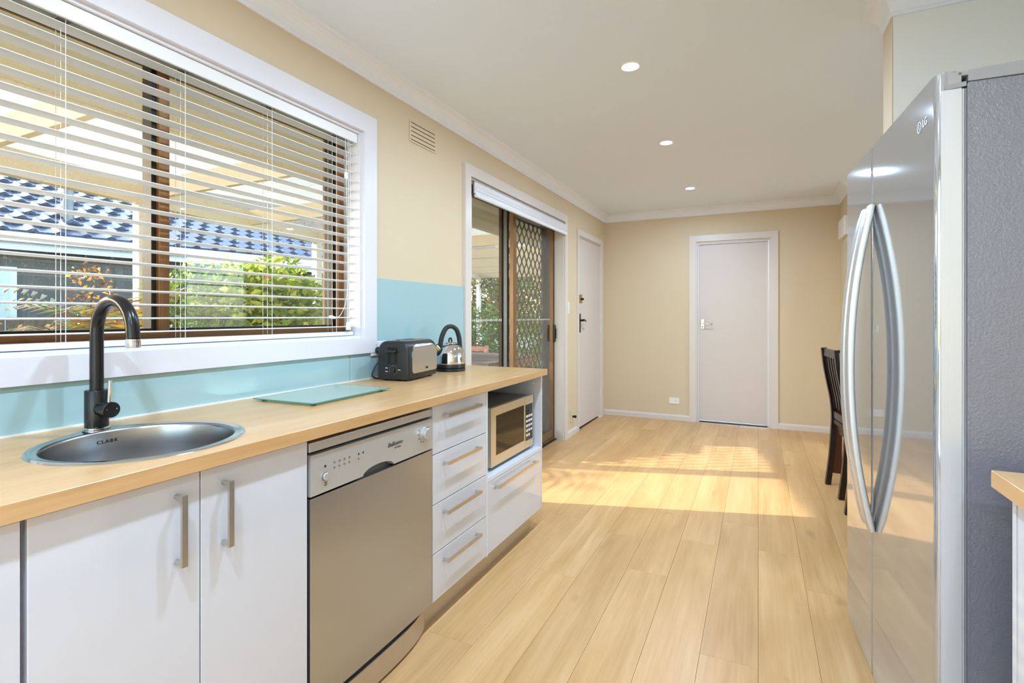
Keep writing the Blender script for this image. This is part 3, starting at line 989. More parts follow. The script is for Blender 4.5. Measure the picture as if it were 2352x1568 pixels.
rf = obj('roof', new_bm() if False else (lambda: (lambda bm: (prism(bm, [(0.0, GZ + 0.13), (5.2, GZ + 0.13 + 5.2 * math.tan(PITCH)), (5.2, GZ + 0.09 + 5.2 * math.tan(PITCH)), (0.0, GZ + 0.09)], lambda u, v, t: gp(GL0 + (GL1 - GL0) * t, u, v), 0, 1), bm)[1])(new_bm()))(), M['tile'], nh)
# one tile: a flat pan and a rounded roll, thick lower lip
def tile_mesh():
    bm = new_bm()
    wdt, ln = 0.30, 0.40
    prof = [(-0.15, 0.0), (-0.05, 0.002), (0.02, 0.004), (0.05, 0.022), (0.085, 0.042), (0.12, 0.030), (0.15, 0.006)]
    front = [bm.verts.new((a, 0, b + 0.028)) for a, b in prof]
    back = [bm.verts.new((a, ln, b)) for a, b in prof]
    low = [bm.verts.new((a, 0, max(b, 0) * 0.5 - 0.004)) for a, b in prof]
    for i in range(len(prof) - 1):
        bm.faces.new((front[i], front[i + 1], back[i + 1], back[i]))
        bm.faces.new((low[i], low[i + 1], front[i + 1], front[i]))
    me = bpy.data.meshes.new('roof_tile')
    bmesh.ops.recalc_face_normals(bm, faces=bm.faces[:])
    bm.to_mesh(me); bm.free()
    me.polygons.foreach_set('use_smooth', [True] * len(me.polygons)); me.set_sharp_from_angle(angle=R(40))
    me.materials.append(M['tile'])
    return me
tm = tile_mesh()
rowlen = 0.33
ex = Vector((GD.x, GD.y, 0)); eu = Vector((GN.x * math.cos(PITCH), GN.y * math.cos(PITCH), math.sin(PITCH))); en = ex.cross(eu)
if en.z < 0:
    ex = -ex; en = ex.cross(eu)
rot = Matrix((ex, eu, en)).transposed().to_4x4()
rest = new_bm()
cnt = 0
for r_ in range(14):
    for c_ in range(32):
        s_ = 0.4 + c_ * 0.30 + (0.15 if r_ % 2 else 0)
        pos = gp(s_, -0.03 + r_ * rowlen * math.cos(PITCH), GZ + 0.135 + r_ * rowlen * math.sin(PITCH))
        mt = Matrix.Translation(pos) @ rot
        if r_ < 10 and c_ < 30:
            o = bpy.data.objects.new('roof_tile', tm)
            COL.objects.link(o)
            o.matrix_basis = wmat(rf).inverted() @ mt
            o.parent = rf
        else:
            tb = new_bm(); tb.from_mesh(tm); tb.transform(mt)
            me_ = bpy.data.meshes.new('tmp'); tb.to_mesh(me_); tb.free(); rest.from_mesh(me_); bpy.data.meshes.remove(me_)
stuff(obj('roof_tile_field', rest, M['tile'], rf))
# flue on the tiles
fl = obj('flue', (lambda bm: (cyl(bm, gp(3.15, 0.75, 2.5), (0, 0, 1), 0.07, 0.75, 14), bm)[1])(new_bm()), M['greyalu'], nh, True)

# paling fence
fence = thing('paling_fence', 'weathered grey timber paling fence in front of the neighbouring house', 'fence', (-7.4, 4, -0.3))
for i in range(95):
    s_ = -4.0 + i * 0.125
    q = Vector((-7.75, 0.6)) + GD * s_
    hgt = 1.28 + 0.02 * math.sin(i * 2.7)
    bm = new_bm()
    prism(bm, [(-0.058, -0.3), (0.058, -0.3), (0.058, hgt - 0.3 + 0.2), (-0.058, hgt - 0.3 + 0.2)], lambda u, v, t: (q.x + GD.x * u + GN.x * t, q.y + GD.y * u + GN.y * t, v), 0, 0.014)
    obj('paling', bm, M['fence'], fence)
for z in (0.1, 0.85):
    a = Vector((-7.75, 0.6)) + GD * -4.1; b = Vector((-7.75, 0.6)) + GD * 7.9
    bm = new_bm()
    prism(bm, [(0.016, z), (0.06, z), (0.06, z + 0.08), (0.016, z + 0.08)], lambda u, v, t: ((a + (b - a) * t + GN * u).x, (a + (b - a) * t + GN * u).y, v), 0, 1)
    obj('fence_rail', bm, M['fence'], fence)

# plants
def leaf_faces(verts, faces, p, size, rng, droop=0.3, aspect=0.5):
    d = Vector((rng.gauss(0, 1), rng.gauss(0, 1), rng.gauss(0.1, 0.6)))
    d.normalize()
    u = d.orthogonal().normalized()
    u = (Matrix.Rotation(rng.uniform(0, 6.28), 3, d) @ u)
    s = size * rng.uniform(0.6, 1.25)
    n = d.cross(u)
    i = len(verts)
    verts += [p, p + d * s * 0.5 + u * s * aspect * 0.5 + n * s * 0.06, p + d * s - n * s * droop * 0.4, p + d * s * 0.5 - u * s * aspect * 0.5 + n * s * 0.06]
    faces += [(i, i + 1, i + 2), (i, i + 2, i + 3)]

def cloud(name, lobes, n, size, mat, parent, seed, shell=0.55, aspect=0.5):
    rng = random.Random(seed)
    verts, faces = [], []
    tot = sum(l[3] * l[4] * l[5] for l in lobes)
    for (x, y, z, rx, ry, rz_) in lobes:
        k = int(n * rx * ry * rz_ / tot)
        for _ in range(k):
            v = Vector((rng.gauss(0, 1), rng.gauss(0, 1), rng.gauss(0, 1)))
            v.normalize()
            rr = shell + (1 - shell) * rng.random() ** 0.6
            bump = 1 + 0.28 * noise.noise(v * 2.3 + Vector((x, y, z)))
            leaf_faces(verts, faces, Vector((x + v.x * rx * rr * bump, y + v.y * ry * rr * bump, z + v.z * rz_ * rr * bump)), size, rng, aspect=aspect)
    me = bpy.data.meshes.new(name)
    org = Vector(lobes[0][:3])
    me.from_pydata([tuple(v - org) for v in verts], [], faces)
    me.materials.append(mat)
    o = bpy.data.objects.new(name, me)
    COL.objects.link(o)
    o.location = org - wmat(parent).translation
    o.parent = parent
    return stuff(o)

def stems(parent, base, lobes, r, mat=None, seed=1):
    rng = random.Random(seed)
    for (x, y, z, rx, ry, rz_) in lobes[:4]:
        bm = new_bm()
        m1 = Vector(base).lerp(Vector((x, y, z)), 0.5) + Vector((rng.uniform(-.1, .1), rng.uniform(-.1, .1), 0))
        tube(bm, spline([base, m1, (x, y, z)], 8), lambda t: r * (1 - 0.7 * t), 7)
        obj('stem', bm, mat or M['bark'], parent, True)

def shrub(name, label, base, lobes, n, size, mat, seed, cat='shrub', flowers=0, second=None, group=None, r=0.02, aspect=0.5):
    t = thing(name, label, cat, base, group=group)
    cloud('foliage', lobes, n, size, M[mat], t, seed, aspect=aspect)
    if second:
        cloud('foliage_tips', [(a, b, c + d_[2] if False else c, d_, e_, f_) for a, b, c, d_, e_, f_ in lobes], int(n * 0.3), size, M[second], t, seed + 50, shell=0.9, aspect=aspect)
    if flowers:
        cloud('flowers', lobes, flowers, 0.05, M['flower'], t, seed + 9, shell=0.95, aspect=0.8)
    stems(t, base, lobes, r, seed=seed)
    return t

shrub('fuchsia_bush', 'tall lime-green bush with red flowers outside the kitchen window', (-4.75, 3.85, -0.3),
      [(-4.75, 3.85, 1.0, 0.62, 0.66, 0.55), (-4.8, 4.2, 1.35, 0.42, 0.48, 0.36), (-4.75, 3.5, 1.25, 0.45, 0.42, 0.40), (-4.8, 3.95, 1.58, 0.30, 0.38, 0.28), (-4.8, 3.55, 1.5, 0.26, 0.28, 0.26), (-4.75, 3.75, 0.35, 0.6, 0.85, 0.5)], 7800, 0.11, 'leaf_lime', 11, flowers=80)
shrub('green_bush', 'low green bush between the white post and the lime bush', (-5.0, 3.15, -0.3),
      [(-5.0, 3.15, 0.95, 0.42, 0.40, 0.5), (-4.95, 3.30, 1.42, 0.34, 0.34, 0.32), (-4.95, 3.0, 1.35, 0.26, 0.26, 0.26), (-4.9, 2.95, 0.45, 0.45, 0.45, 0.45)], 2600, 0.085, 'leaf_green', 12, second='leaf_lime')
shrub('dark_bush', 'dark leafy bush filling the garden bed behind the lime bush', (-6.1, 4.9, -0.3),
      [(-6.1, 4.9, 0.45, 0.6, 1.0, 0.75), (-6.0, 6.2, 0.5, 0.7, 0.9, 0.8), (-6.2, 3.7, 0.4, 0.5, 0.8, 0.7), (-6.5, 2.6, 0.35, 0.5, 0.7, 0.65)], 6000, 0.09, 'leaf_dark', 13)
shrub('rust_bush', 'rust coloured bush low behind the kitchen tap', (-5.75, 2.15, -0.3),
      [(-5.75, 2.15, 0.55, 0.5, 0.55, 0.55), (-5.9, 1.6, 0.7, 0.45, 0.5, 0.5), (-5.6, 2.5, 0.75, 0.35, 0.3, 0.45)], 3000, 0.06, 'leaf_mixed', 14)
shrub('golden_shrub', 'golden yellow shrub tips left of the white pergola post', (-5.42, 2.55, -0.3),
      [(-5.42, 2.52, 1.42, 0.20, 0.18, 0.26), (-5.40, 2.62, 1.0, 0.26, 0.24, 0.36), (-5.45, 2.45, 0.6, 0.3, 0.3, 0.45)], 1500, 0.055, 'leaf_autumn', 15)

# ferns: arching fronds, each frond a part
def fern(name, label, base, nfr, ln, seed):
    t = thing(name, label, 'fern', base)
    rng = random.Random(seed)
    for i in range(nfr):
        az = 2 * math.pi * i / nfr + rng.uniform(-.2, .2)
        d = Vector((math.cos(az), math.sin(az), 0))
        L_ = ln * rng.uniform(0.8, 1.15)
        lift = rng.uniform(0.55, 1.0)
        pts = [Vector(base) + d * (L_ * 0.75 * u) + Vector((0, 0, L_ * (lift * 1.6 * u - 1.1 * lift * u * u))) for u in [k / 16 for k in range(17)]]
        verts, faces = [], []
        side = Vector((-d.y, d.x, 0))
        for k in range(1, 17):
            p, q = pts[k - 1], pts[k]
            fwd = (q - p)
            wl = L_ * 0.20 * math.sin(math.pi * min(1, (k + 2) / 18.5))
            for sgn in (-1, 1):
                b = len(verts)
                tip = p + side * sgn * wl + fwd * 0.8 - Vector((0, 0, wl * 0.25))
                verts += [tuple(p), tuple(p + fwd * 0.62), tuple(tip)]
                faces.append((b, b + 1, b + 2))
        me = bpy.data.meshes.new('frond')
        org = Vector(base)
        me.from_pydata([tuple(Vector(v) - org) for v in verts], [], faces)
        me.materials.append(M['fern'])
        o = bpy.data.objects.new('frond', me)
        COL.objects.link(o)
        o.parent = t
fern('fern', 'rusty green fern arching beside the white pergola post', (-4.93, 2.46, 0.85), 17, 1.0, 5)
fern('fern', 'fern with drooping fronds between the tap and the left window edge', (-5.02, 2.02, 0.6), 13, 0.85, 6)
fern('fern', 'small fern at the foot of the lime bush', (-4.0, 2.75, 0.62), 11, 0.5, 8)

# garden seen through the sliding door
shrub('flowering_tree', 'mixed green and rust tree seen through the fixed glass door', (-7.8, 13.5, -0.3),
      [(-7.8, 13.5, 1.9, 1.5, 1.4, 1.1), (-8.8, 12.6, 1.6, 1.2, 1.1, 1.0), (-6.6, 14.6, 1.7, 1.2, 1.2, 1.0), (-7.5, 13.2, 2.7, 1.0, 1.0, 0.7)], 9000, 0.13, 'leaf_mixed', 21, cat='tree', flowers=70, second='leaf_green', r=0.06)
shrub('bamboo_bush', 'bright green grassy bush beside the far pergola post', (-5.6, 9.9, -0.3),
      [(-5.6, 9.9, 0.55, 0.9, 0.8, 0.85), (-5.0, 10.4, 0.5, 0.9, 0.8, 0.8), (-6.6, 9.9, 0.45, 0.8, 0.8, 0.8)], 7000, 0.14, 'leaf_green', 22, flowers=14, r=0.03, aspect=0.16)
shrub('dark_tree', 'dark tree standing behind the diamond grille screen', (-5.2, 17.5, -0.3),
      [(-5.2, 17.5, 1.8, 1.7, 1.6, 1.5), (-3.6, 18.2, 1.6, 1.5, 1.5, 1.4), (-6.5, 18.0, 2.6, 1.5, 1.5, 1.2), (-2.2, 18.8, 1.2, 1.5, 1.5, 1.3)], 9000, 0.15, 'leaf_dark', 23, cat='tree', r=0.08, second='leaf_mixed')
shrub('hedge_bush', 'green hedge along the garden behind the patio table', (-3.6, 13.0, -0.3),
      [(-3.6, 13.0, 0.4, 1.0, 0.9, 0.8), (-2.4, 13.4, 0.4, 1.0, 0.9, 0.8), (-4.4, 12.6, 0.3, 0.9, 0.9, 0.75)], 6000, 0.11, 'leaf_green', 24, r=0.03)
shrub('back_tree', 'tall tree at the back of the garden behind the pergola', (-11.0, 19.5, -0.3),
      [(-11.0, 19.5, 2.4, 2.4, 2.2, 1.9), (-13.4, 17.6, 2.2, 2.2, 2.0, 1.8), (-8.8, 20.5, 2.2, 2.0, 2.0, 1.8), (-15.5, 15.5, 1.9, 2.0, 2.0, 1.7)], 11000, 0.2, 'leaf_dark', 25, cat='tree', r=0.1, second='leaf_autumn')

# patio table and chair
tb = thing('patio_table', 'grey slatted timber table on the patio', 'table', (-2.75, 4.75, -0.14))
for i in range(9):
    y = 4.17 + i * 0.142
    obj('slat', bx(-3.25, -2.25, y, y + 0.128, 0.735, 0.760, 0.003, 1), M['decktimber'], tb)
for x, y in ((-3.15, 4.25), (-2.35, 4.25), (-3.15, 5.32), (-2.35, 5.32)):
    obj('leg', bx(x - 0.035, x + 0.035, y - 0.035, y + 0.035, -0.14, 0.735), M['decktimber'], tb)
obj('apron', plate(new_bm(), [-3.19, -3.165, -2.335, -2.31], [4.22, 4.245, 5.335, 5.36], [(-3.165, -2.335, 4.245, 5.335)], lambda u, v, t: (u, v, 0.65 + 0.085 * t)), M['chairtimber'], tb)
ch = thing('patio_chair', 'brown slatted timber chair beside the patio table', 'chair', (-3.55, 6.0, -0.14))
for x in (-3.80, -3.30):
    bm = new_bm(); sweep(bm, [(x, 5.92, -0.14), (x, 5.96, 0.3), (x, 6.08, 0.80)], lambda i, n: rect(0.045, 0.04), up=(1, 0, 0)); obj('leg', bm, M['chairtimber'], ch)
    bm = new_bm(); sweep(bm, [(x, 5.5, -0.14), (x, 5.5, 0.3)], lambda i, n: rect(0.045, 0.04), up=(1, 0, 0)); obj('leg', bm, M['chairtimber'], ch)
for i in range(4):
    z = 0.44 + 0.095 * i
    yy = 5.96 + (z - 0.3) * 0.24
    obj('back_slat', bx(-3.80, -3.30, yy - 0.012, yy + 0.008, z, z + 0.062), M['chairtimber'], ch)
for i in range(5):
    obj('seat_slat', bx(-3.80, -3.30, 5.5 + i * 0.09, 5.57 + i * 0.09, 0.29, 0.31), M['chairtimber'], ch)
# ================================================================== KITCHEN FITTINGS
# glass splashback
sp1 = obj('splashback_panel', bx(WX + 0.0004, WX + 0.007, -0.6, 1.798, BZ - 0.03, WIN[2] - 0.074), M['splash'])
tag(sp1, 'long low aqua glass splashback panel under the kitchen window', 'splashback')
sp2b = new_bm()
prism(sp2b, [(1.801, BZ - 0.03), (SLD[0] - AW - 0.002, BZ - 0.03), (SLD[0] - AW - 0.002, 1.387), (WIN[1] + 0.087, 1.387), (WIN[1] + 0.087, WIN[2] - 0.074), (1.801, WIN[2] - 0.074)], lambda u, v, t: (WX + 0.0004 + 0.0066 * t, u, v), 0, 1)
tag(obj('splashback_panel', sp2b, M['splash']), 'tall aqua glass splashback panel behind the toaster and kettle', 'splashback')

# worktop with a cut-out for the round sink
SKX, SKY, SKR = -1.352, 0.739, 0.2185
wt = obj('worktop', bx(WX + 0.008, BF - 0.0022, -0.6, 2.735, BZ - 0.033, BZ, 0.0008, 1), M['bench'])
tag(wt, 'long bamboo-look worktop running under the kitchen window', 'worktop')
cbm = new_bm(); lathe(cbm, [(0.2, BZ - 0.1), (0.2, BZ + 0.1)], 48, Matrix.Translation((SKX, SKY, 0)))
cut = obj('cutter', cbm, M['bench'])
bpy.context.view_layer.update()
boolean_cut(wt, cut)
obj('edge_strip', bx(BF - 0.0018, BF, -0.6, 2.735, BZ - 0.033, BZ - 0.0003, 0.0005, 1), M['bench'], wt)
obj('sealant_bead', bx(WX + 0.0075, WX + 0.013, -0.6, 2.735, BZ - 0.001, BZ + 0.005), M['seal'], wt)

# cabinets
def barhandle(parent, p0, p1, out, th=0.012, standoff=0.03):
    """square bar handle on two short posts"""
    p0, p1, out = Vector(p0), Vector(p1), Vector(out)
    ax = (p1 - p0).normalized()
    wv = out.cross(ax)
    def vbox(a, b, hw, ho0, ho1):
        bm = new_bm()
        prism(bm, [(-hw, ho0), (hw, ho0), (hw, ho1), (-hw, ho1)], lambda u, v, t: a + (b - a) * t + wv * u + out * v, 0, 1)
        return bm
    h_ = obj('handle', vbox(p0, p1, th / 2, standoff - th * 0.55, standoff), M['satin'], parent)
    for q in (p0 + ax * th / 2, p1 - ax * th / 2):
        bm = new_bm()
        cyl(bm, q, out, th * 0.47, standoff - th * 0.5, 14)
        obj('handle_post', bm, M['satin'], h_, True)
    return h_

CB = -1.66  # cabinet backs
PLZ = 0.105
def carcass(y0, y1, z0=PLZ, z1=BZ - 0.034, front=CF - 0.019, top=True):
    """open-fronted box of boards"""
    bm = new_bm()
    plate(bm, [y0, y0 + 0.016, y1 - 0.016, y1], [z0, z0 + 0.016, z1 - 0.016, z1], [(y0 + 0.016, y1 - 0.016, z0 + 0.016, z1 - 0.016 if top else z1 + 1)], lambda u, v, t: (front + (CB - front) * t, u, v))
    return bm
def cabinet(label, y0, y1, name='base_cabinet', cat='cabinet', top=True):
    t = thing(name, label, cat, ((CF + CB) / 2, (y0 + y1) / 2, 0))
    obj('carcass', carcass(y0 + 0.001, y1 - 0.001, top=top), M['cabin'], t)
    obj('back_panel', bx(CB - 0.006, CB, y0 + 0.002, y1 - 0.002, PLZ, BZ - 0.036), M['cabin'], t)
    obj('plinth', bx(-1.178, -1.162, y0, y1, 0.0, PLZ), M['kick'], t)
    return t
def front(parent, name, y0, y1, z0, z1, g=0.0015):
    return obj(name, bx(CF - 0.018, CF, y0 + g, y1 - g, z0 + g, z1 - g, 0.0012, 1), M['cab'], parent)

ZT, ZB = 0.858, 0.107
c0_ = cabinet('plain white gloss corner cabinet at the left edge of the run', -0.6, 0.418)
front(c0_, 'door', -0.18, 0.418, ZB, ZT); front(c0_, 'door', -0.6, -0.18, ZB, ZT)
sk = cabinet('white gloss sink cabinet with two upright bar handles', 0.424, 1.024, top=False)
da = front(sk, 'door', 0.424, 0.724, ZB, ZT); db = front(sk, 'door', 0.724, 1.024, ZB, ZT)
barhandle(da, (CF, 0.672, 0.672), (CF, 0.672, 0.822), (1, 0, 0))
barhandle(db, (CF, 0.778, 0.672), (CF, 0.778, 0.822), (1, 0, 0))
dc = cabinet('white gloss cabinet of four drawers between dishwasher and microwave', 1.622, 2.046, 'drawer_cabinet')
zs = [ZB, 0.290, 0.478, 0.670, ZT]
for i in range(4):
    d_ = front(dc, 'drawer', 1.622, 2.046, zs[i], zs[i + 1])
    zc = (zs[i + 1] - 0.045)
    barhandle(d_, (CF, 1.690, zc), (CF, 1.960, zc), (1, 0, 0))
mcab = thing('microwave_cabinet', 'white cabinet with an open microwave niche and one wide drawer', 'cabinet', ((CF + CB) / 2, 2.38, 0))
obj('side_panel', bx(CB, CF, 2.047, 2.063, PLZ, BZ - 0.034), M['cabin'], mcab)
obj('end_panel', bx(CB, CF, 2.700, 2.716, PLZ, BZ - 0.034), M['cab'], mcab)
obj('niche_shelf', bx(CB, CF, 2.063, 2.700, 0.437, 0.455), M['cabin'], mcab)
obj('base_board', bx(CB, CF - 0.02, 2.063, 2.700, PLZ, PLZ + 0.016), M['cabin'], mcab)
obj('back_panel', bx(CB, CB + 0.006, 2.063, 2.700, PLZ + 0.016, BZ - 0.035), M['cabin'], mcab)
obj('top_board', bx(CB, CF - 0.03, 2.063, 2.700, BZ - 0.052, BZ - 0.036), M['cabin'], mcab)
bm = new_bm(); cyl(bm, (CF - 0.045, 2.700, 0.815), (0, -1, 0), 0.006, 0.004, 12); obj('screw_cap', bm, M['outlet'], mcab, True)
dl = obj('drawer', bx(CF - 0.018, CF, 2.065, 2.698, ZB + 0.0015, 0.434, 0.0012, 1), M['cab'], mcab)
barhandle(dl, (CF, 2.125, 0.400), (CF, 2.600, 0.400), (1, 0, 0))
obj('plinth', bx(-1.178, -1.162, 2.047, 2.640, 0.0, PLZ), M['kick'], mcab)
obj('plinth_return', bx(CB, -1.178, 2.624, 2.640, 0.0, PLZ), M['kick'], mcab)

# sink
sink = thing('sink', 'round stainless steel sink set into the worktop', 'sink', (SKX, SKY, BZ))
# rim outline: circle with a tap ledge drawn out to the back
def rim_outline(r, ledge):
    pts = []
    n = 96
    for i in range(n):
        a = 2 * math.pi * i / n
        x, y = r * math.cos(a), r * math.sin(a)
        pts.append(Vector((x, y)))
    tx = -(r + ledge)
    # convex hull of the circle and a small circle at the back
    rr = 0.055
    for i in range(24):
        a = 2 * math.pi * i / 24
        pts.append(Vector((tx + rr + rr * math.cos(a), 0.012 + rr * math.sin(a))))
    pts.sort(key=lambda p: (p.x, p.y))
    def half(ps):
        h = []
        for p in ps:
            while len(h) >= 2 and (h[-1] - h[-2]).cross(p - h[-2]) <= 0:
                h.pop()
            h.append(p)
        return h
    a, b = half(pts), half(pts[::-1])
    return a[:-1] + b[:-1]
def resample_polar(poly, n, origin=Vector((0, 0))):
    out = []
    m = len(poly)
    for i in range(n):
        a = 2 * math.pi * i / n
        d = Vector((math.cos(a), math.sin(a)))
        best = None
        for k in range(m):
            p, q = poly[k] - origin, poly[(k + 1) % m] - origin
            e = q - p
            den = d.cross(e)
            if abs(den) < 1e-9:
                continue
            t = p.cross(e) / den
            s = p.cross(d) / den
            if t > 0 and -1e-6 <= s <= 1 + 1e-6:
                best = t if best is None else max(best, t)
        out.append(d * (best or 0.2))
    return out
NS = 96
outer = resample_polar(rim_outline(SKR, 0.040), NS)
inner_r = 0.193
bm = new_bm()
levels = []
def rim_ring(f, z):
    return [bm.verts.new((SKX + f(p).x, SKY + f(p).y, z)) for p in outer]
def lerp_to_bowl(w_):
    return lambda p: p.normalized() * (p.length * (1 - w_) + inner_r * w_)
rs = [rim_ring(lambda p: p, BZ + 0.0002), rim_ring(lambda p: p - p.normalized() * 0.003, BZ + 0.0035), rim_ring(lambda p: p - p.normalized() * 0.010, BZ + 0.0045),
      rim_ring(lambda p: p - p.normalized() * 0.014, BZ + 0.0025), rim_ring(lerp_to_bowl(0.92), BZ + 0.002)]
for a, b in zip(rs[:-1], rs[1:]):
    for i in range(NS):
        bm.faces.new((a[i], a[(i + 1) % NS], b[(i + 1) % NS], b[i]))
obj('rim', bm, M['rimsteel'], sink, True, angle=60)
bm = new_bm()
prof = [(0.197, 0.0022), (0.1935, 0.0005), (0.192, -0.006), (0.189, -0.06), (0.184, -0.115), (0.165, -0.145), (0.12, -0.153), (0.045, -0.157), (0.043, -0.165), (0.0, -0.165)]
lathe(bm, [(max(r, 0.0005), z + BZ) for r, z in prof], 96, Matrix.Translation((SKX, SKY, 0)), False, True)
obj('bowl', bm, M['sinksteel'], sink, True, angle=60)
bm = new_bm(); lathe(bm, [(0.040, BZ - 0.158), (0.040, BZ - 0.1555), (0.030, BZ - 0.1560), (0.012, BZ - 0.158)], 32, Matrix.Translation((SKX, SKY, 0))); obj('waste', bm, M['chrome'], sink, True)
# stamped name on the back of the bowl, facing the viewer
az = math.atan2(-0.03, -1.0)
az = R(180 - 4)
rad = 0.1895
po = Vector((SKX + rad * math.cos(az), SKY + rad * math.sin(az), BZ - 0.026))
inw = Vector((-math.cos(az), -math.sin(az), 0.05)).normalized()
tdir = Vector((-math.sin(az), math.cos(az), 0)) * -1
if tdir.y < 0:
    tdir = -tdir
obj('lettering', text_bm('CLARK', 0.013, basis(po + inw * 0.0012, tdir, inw.cross(tdir)), 0.0003, spacing=1.25), M['print'], sink)

# tap
TX, TY = -1.593, 0.752
tap = thing('kitchen_tap', 'matt black gooseneck mixer tap standing behind the sink', 'tap', (TX, TY, BZ))
bm = new_bm(); lathe(bm, [(0.030, BZ + 0.0035), (0.030, BZ + 0.007), (0.027, BZ + 0.009)], 32, Matrix.Translation((TX, TY, 0))); obj('base_ring', bm, M['chrome'], tap, True)
bm = new_bm(); lathe(bm, [(0.0265, BZ + 0.008), (0.0265, 1.001), (0.0255, 1.003), (0.015, 1.003)], 36, Matrix.Translation((TX, TY, 0))); obj('body', bm, M['black'], tap, True)
AR = 0.083
zc = 1.158
pts = [(TX, TY, 1.0), (TX, TY, 1.08)] + [(TX + AR - AR * math.cos(R(t)), TY, zc + AR * math.sin(R(t))) for t in range(0, 181, 9)] + [(TX + 2 * AR + 0.001, TY, zc - 0.01), (TX + 2 * AR + 0.002, TY, 1.142)]
bm = new_bm(); tube(bm, pts, 0.0155, 20, up=(0, 1, 0)); spt = obj('spout', bm, M['black'], tap, True)
bm = new_bm(); lathe(bm, [(0.0158, 1.120), (0.0165, 1.122), (0.0165, 1.142), (0.0155, 1.1425)], 28, Matrix.Translation((TX + 2 * AR + 0.002, TY, 0))); obj('aerator', bm, M['chrome'], spt, True)
bm = new_bm(); cyl(bm, (TX + 0.012, TY + 0.002, 0.954), (1, 0.02, 0), 0.0195, 0.028, 28); obj('valve', bm, M['black'], tap, True)
bm = new_bm(); cyl(bm, (TX + 0.041, TY + 0.003, 0.954), (1, 0.02, 0), 0.0205, 0.024, 28, 0.001); lv = obj('lever_cap', bm, M['black'], tap, True)
bm = new_bm(); tube(bm, [(TX + 0.054, TY + 0.003, 0.970), (TX + 0.058, TY + 0.003, 1.030)], 0.0046, 12); obj('lever_pin', bm, M['chrome'], lv, True)
for dy, mm in ((-0.011, 'flower'), (0.012, 'splash')):
    bm = new_bm(); cyl(bm, (TX + 0.065, TY + 0.003 + dy, 0.956), (1, 0.02, 0), 0.0014, 0.0006, 8); obj('hot_cold_mark', bm, M[mm], lv)

# dishwasher
dwt = thing('dishwasher', 'stainless steel dishwasher under the worktop', 'dishwasher', (-1.38, 1.32, 0))
D0, D1 = 1.030, 1.616
DF = CF + 0.004
obj('body', bx(CB, DF - 0.045, D0 + 0.004, D1 - 0.004, 0.02, 0.845), M['blackplastic'], dwt)
obj('top_strip', bx(CB + 0.1, DF - 0.004, D0, D1, 0.822, 0.848, 0.002), M['dwpanel'], dwt)
ycen = (D0 + D1) / 2
# control panel, with a shallow grip scooped from its lower edge
bm = new_bm()
poly = [(D0, 0.700), (ycen - 0.085, 0.700)]
for i in range(0, 13):
    a = math.pi * i / 12
    poly.append((ycen - 0.01 - 0.075 * math.cos(a), 0.700 + 0.022 * math.sin(a)))
poly += [(ycen + 0.075, 0.700), (D1, 0.700), (D1, 0.814), (D0, 0.814)]
prism(bm, poly, lambda u, v, t: (DF - 0.03 * t, u, v), 0, 1)
cp = obj('control_panel', bm, M['dwpanel'], dwt)
obj('grip_recess', bx(DF - 0.040, DF - 0.026, ycen - 0.1, ycen + 0.08, 0.69, 0.73), M['mwbody'], dwt)
# door, gently bowed
bm = new_bm()
ny_, nzz = 10, 8
def dpt(i, j, t):
    y = D0 + (D1 - D0) * i / ny_
    z = 0.112 + (0.694 - 0.112) * j / nzz
    e = (2 * i / ny_ - 1)
    return Vector((DF + 0.0035 * (1 - e * e) - 0.002 - 0.03 * t, y, z))
g = {}
for i in range(ny_ + 1):
    for j in range(nzz + 1):
        for t in (0, 1):
            g[(i, j, t)] = bm.verts.new(dpt(i, j, t))
for i in range(ny_):
    for j in range(nzz):
        bm.faces.new((g[i, j, 0], g[i + 1, j, 0], g[i + 1, j + 1, 0], g[i, j + 1, 0]))
        bm.faces.new((g[i, j, 1], g[i, j + 1, 1], g[i + 1, j + 1, 1], g[i + 1, j, 1]))
for i in range(ny_):
    bm.faces.new((g[i, 0, 0], g[i, 0, 1], g[i + 1, 0, 1], g[i + 1, 0, 0])); bm.faces.new((g[i, nzz, 0], g[i + 1, nzz, 0], g[i + 1, nzz, 1], g[i, nzz, 1]))
for j in range(nzz):
    bm.faces.new((g[0, j, 0], g[0, j + 1, 0], g[0, j + 1, 1], g[0, j, 1])); bm.faces.new((g[ny_, j, 0], g[ny_, j, 1], g[ny_, j + 1, 1], g[ny_, j + 1, 0]))
obj('door', bm, M['dwdoor'], dwt, True)
# bowed kick panel
bm = new_bm()
pts = []
for i in range(13):
    y = D0 + 0.004 + (D1 - D0 - 0.008) * i / 12
    e = 2 * i / 12 - 1
    pts.append((CF - 0.030 + 0.034 * (1 - abs(e) ** 3.2), y))
poly = pts + [(-1.20, D1 - 0.004), (-1.20, D0 + 0.004)]
prism(bm, poly, lambda u, v, t: (u, v, 0.012 + 0.080 * t), 0, 1)
obj('kick_panel', bm, M['kick'], dwt, True)
bm = new_bm()
prism(bm, [(u - 0.006, v) for u, v in poly], lambda u, v, t: (u, v, 0.092 + 0.018 * t), 0, 1)
obj('shadow_gap', bm, M['darkslot'], dwt)
def face_disc(y, z, r, hh, mat, parent, name, x=DF, bev=0.001):
    bm = new_bm(); cyl(bm, (x, y, z), (1, 0, 0), r, hh, 24, bev)
    return obj(name, bm, M[mat], parent, True)
face_disc(1.083, 0.744, 0.0125, 0.0015, 'greyprint', cp, 'power_button_ring', bev=0)
face_disc(1.083, 0.744, 0.0105, 0.007, 'dwpanel', cp, 'power_button')
face_disc(1.083, 0.773, 0.0035, 0.0008, 'print', cp, 'indicator', bev=0)
